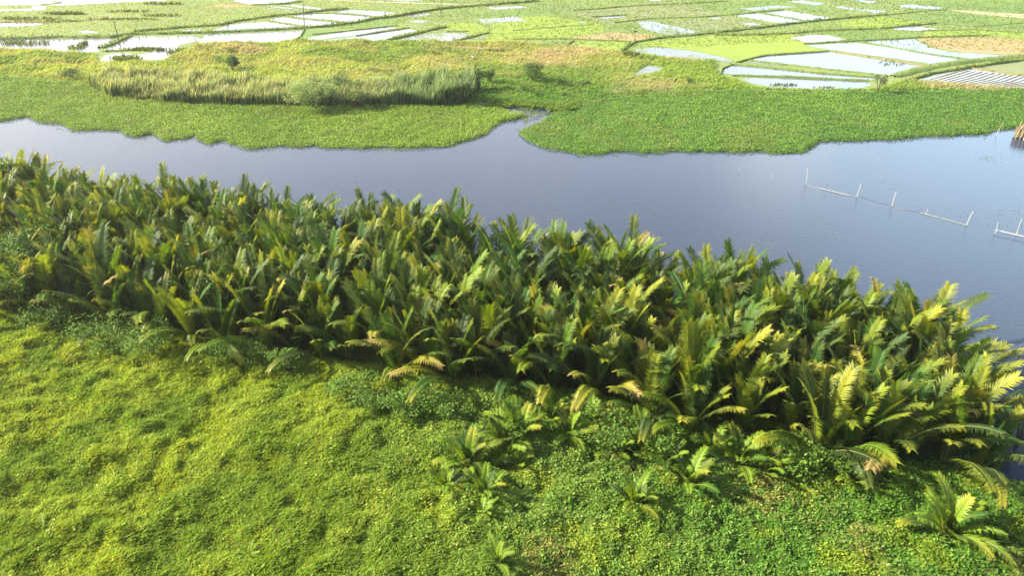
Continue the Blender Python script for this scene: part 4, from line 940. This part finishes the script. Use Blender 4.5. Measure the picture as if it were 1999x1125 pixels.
# wooden power poles in the fields
PP = [((234, 86), (222, 40), 'bare wooden power pole leaning over the left flooded paddies'), ((594, 53), (592, 8), 'bare wooden power pole among the white flooded paddies'), ((861, 31), (861, 0), 'slender pole beside the dirt track'), ((1082, 17), (1081, -14), 'slender pole far off in the green fields'), ((242, 112), (239, 101), 'short stick standing in the small pool')]
for i, (b_, t_, lab) in enumerate(PP):
    B = G(*b_, .3); T_ = GV(*t_, B.y); e = bpy.data.objects.new('power_pole' if i < 4 else 'stick', None); COL.objects.link(e); e.location = B
    if i == 4:
        bpy.data.objects.remove(e); tag(tube('stick', [B - Vector((0, 0, .3)), B.lerp(T_, .5), T_], .06, .04, M['wood']), lab, 'stick'); continue
    tag(e, lab, 'power pole', 'power poles in the fields'); L_ = T_-B; rr = .11 if i < 2 else .08
    tube('pole', [(0, 0, -.4), tuple(L_*.5), tuple(L_)], rr, rr*.65, M['wood'], parent=e)
    tube('crossarm', [tuple(L_*.95 + Vector((-.7, 0, 0))), tuple(L_*.95), tuple(L_*.95 + Vector((.7, 0, 0)))], .045, .045, M['wood'], parent=e)
# row of stakes at the upper edge of the left flooded paddy
SK = [(255, 75, 4), (272, 76, 5), (285, 72, 3), (308, 74, 4), (328, 73, 5), (348, 74, 5), (365, 74, 4), (380, 77, 6), (384, 80, 4)]
for i, (a, b, h_) in enumerate(SK):
    B = G(a, b, .3); T_ = GV(a-.6, b-h_, B.y)
    tag(tube('stake', [B - Vector((0, 0, .3)), B.lerp(T_, .5)+Vector((.03, 0, 0)), T_], .07, .05, M['wood']), 'short dark stake, %s from the left in the row edging the flooded paddy' % WORDS[i], 'stake', 'stakes in the flooded paddy')
B = G(752, 31, .35)
e = bpy.data.objects.new('marker_post', None); COL.objects.link(e); e.location = B; tag(e, 'short dark marker post beside the bend of the dirt track', 'post')
tube('post', [(0, 0, -.3), (0, 0, .5), (.04, 0, 1.0)], .16, .12, M['wood'], parent=e); tube('cap', [(.04, 0, 1.0), (.05, 0, 1.12)], .2, .13, M['wood'], parent=e)
# egrets
def lathe(V, F, path, radii, sides=10):
    base = len(V); n = len(path)
    for i, q in enumerate(path):
        q = Vector(q); tdir = (Vector(path[min(i+1, n-1)]) - Vector(path[max(i-1, 0)])).normalized(); a = tdir.orthogonal().normalized(); b = tdir.cross(a)
        for j in range(sides):
            th_ = 2*math.pi*j/sides; V.append(list(q + (a*math.cos(th_) + b*math.sin(th_))*radii[i]))
    for i in range(n-1):
        for j in range(sides): F.append([base+i*sides+j, base+i*sides+(j+1) % sides, base+(i+1)*sides+(j+1) % sides, base+(i+1)*sides+j])
def egret(px, py, s_, rot, lab, low=False):
    b = G(px, py, .5); e = bpy.data.objects.new('egret', None); COL.objects.link(e); e.location = b; e.rotation_euler = (0, 0, rot); tag(e, lab, 'bird')
    V, F = [], []
    hb = .42*s_
    path = [(-.42, 0, hb+.02), (-.30, 0, hb+.07), (-.10, 0, hb+.13), (.08, 0, hb+.17), (.20, 0, hb+.24), (.25, 0, hb+.34), (.19, 0, hb+.44), (.20, 0, hb+.54), (.27, 0, hb+.60), (.34, 0, hb+.60), (.37, 0, hb+.59)]
    rad = [.02, .09, .145, .13, .075, .042, .034, .032, .045, .035, .015]
    if low: path = [(a, 0, hb + (z-hb)*.8) for a, _, z in path]
    lathe(V, F, [(a*s_, bb, z if i < 4 else hb+(z-hb)*s_) for i, (a, bb, z) in enumerate(path)], [r*s_ for r in rad])
    new_mesh('body', np.array(V), [np.array(F)], M['feather'], parent=e, smooth=True)
    for sg in (-1, 1):
        tube('leg', [(0, sg*.05, -.12), (.02, sg*.05, hb*.5), (-.02, sg*.05, hb+.05)], .02, .025, M['beak'], parent=e)
        V, F = [], []; lathe(V, F, [(-.5*s_, sg*.06*s_, hb-.01), (-.25*s_, sg*.12*s_, hb+.08), (.02*s_, sg*.14*s_, hb+.15), (.12*s_, sg*.10*s_, hb+.18)], [.01, .05*s_, .07*s_, .02], 8)
        new_mesh('wing', np.array(V), [np.array(F)], M['feather'], parent=e, smooth=True)
    top = Vector((.36*s_, 0, hb+.59*s_*(.8 if low else 1))); tube('beak', [tuple(top), tuple(top + Vector((.15*s_, 0, -.03)))], .02, .005, M['beak'], parent=e)
egret(937, 100, 1.15, R(200), 'white egret standing upright in the straw-coloured grass')
egret(923, 115, .85, R(170), 'smaller white egret crouching in the grass below the upright one', True)

# ================================================================== HAZE
m, t, o = nodes_of('haze')
pv = t.nodes.new('ShaderNodeVolumePrincipled'); pv.inputs['Color'].default_value = (1.0, .98, .92, 1); pv.inputs['Density'].default_value = .00017; pv.inputs['Anisotropy'].default_value = .55
t.links.new(pv.outputs[0], o.inputs['Volume'])
x0, x1, y0, y1, z0, z1 = -3100, 3100, -700, 5100, -2.2, 47.5
V = np.array([[x0, y0, z0], [x1, y0, z0], [x1, y1, z0], [x0, y1, z0], [x0, y0, z1], [x1, y0, z1], [x1, y1, z1], [x0, y1, z1]])
F = np.array([[0, 3, 2, 1], [4, 5, 6, 7], [0, 1, 5, 4], [1, 2, 6, 5], [2, 3, 7, 6], [3, 0, 4, 7]])
hz_o = new_mesh('haze', V, [F], m); hz_o['kind'] = 'stuff'
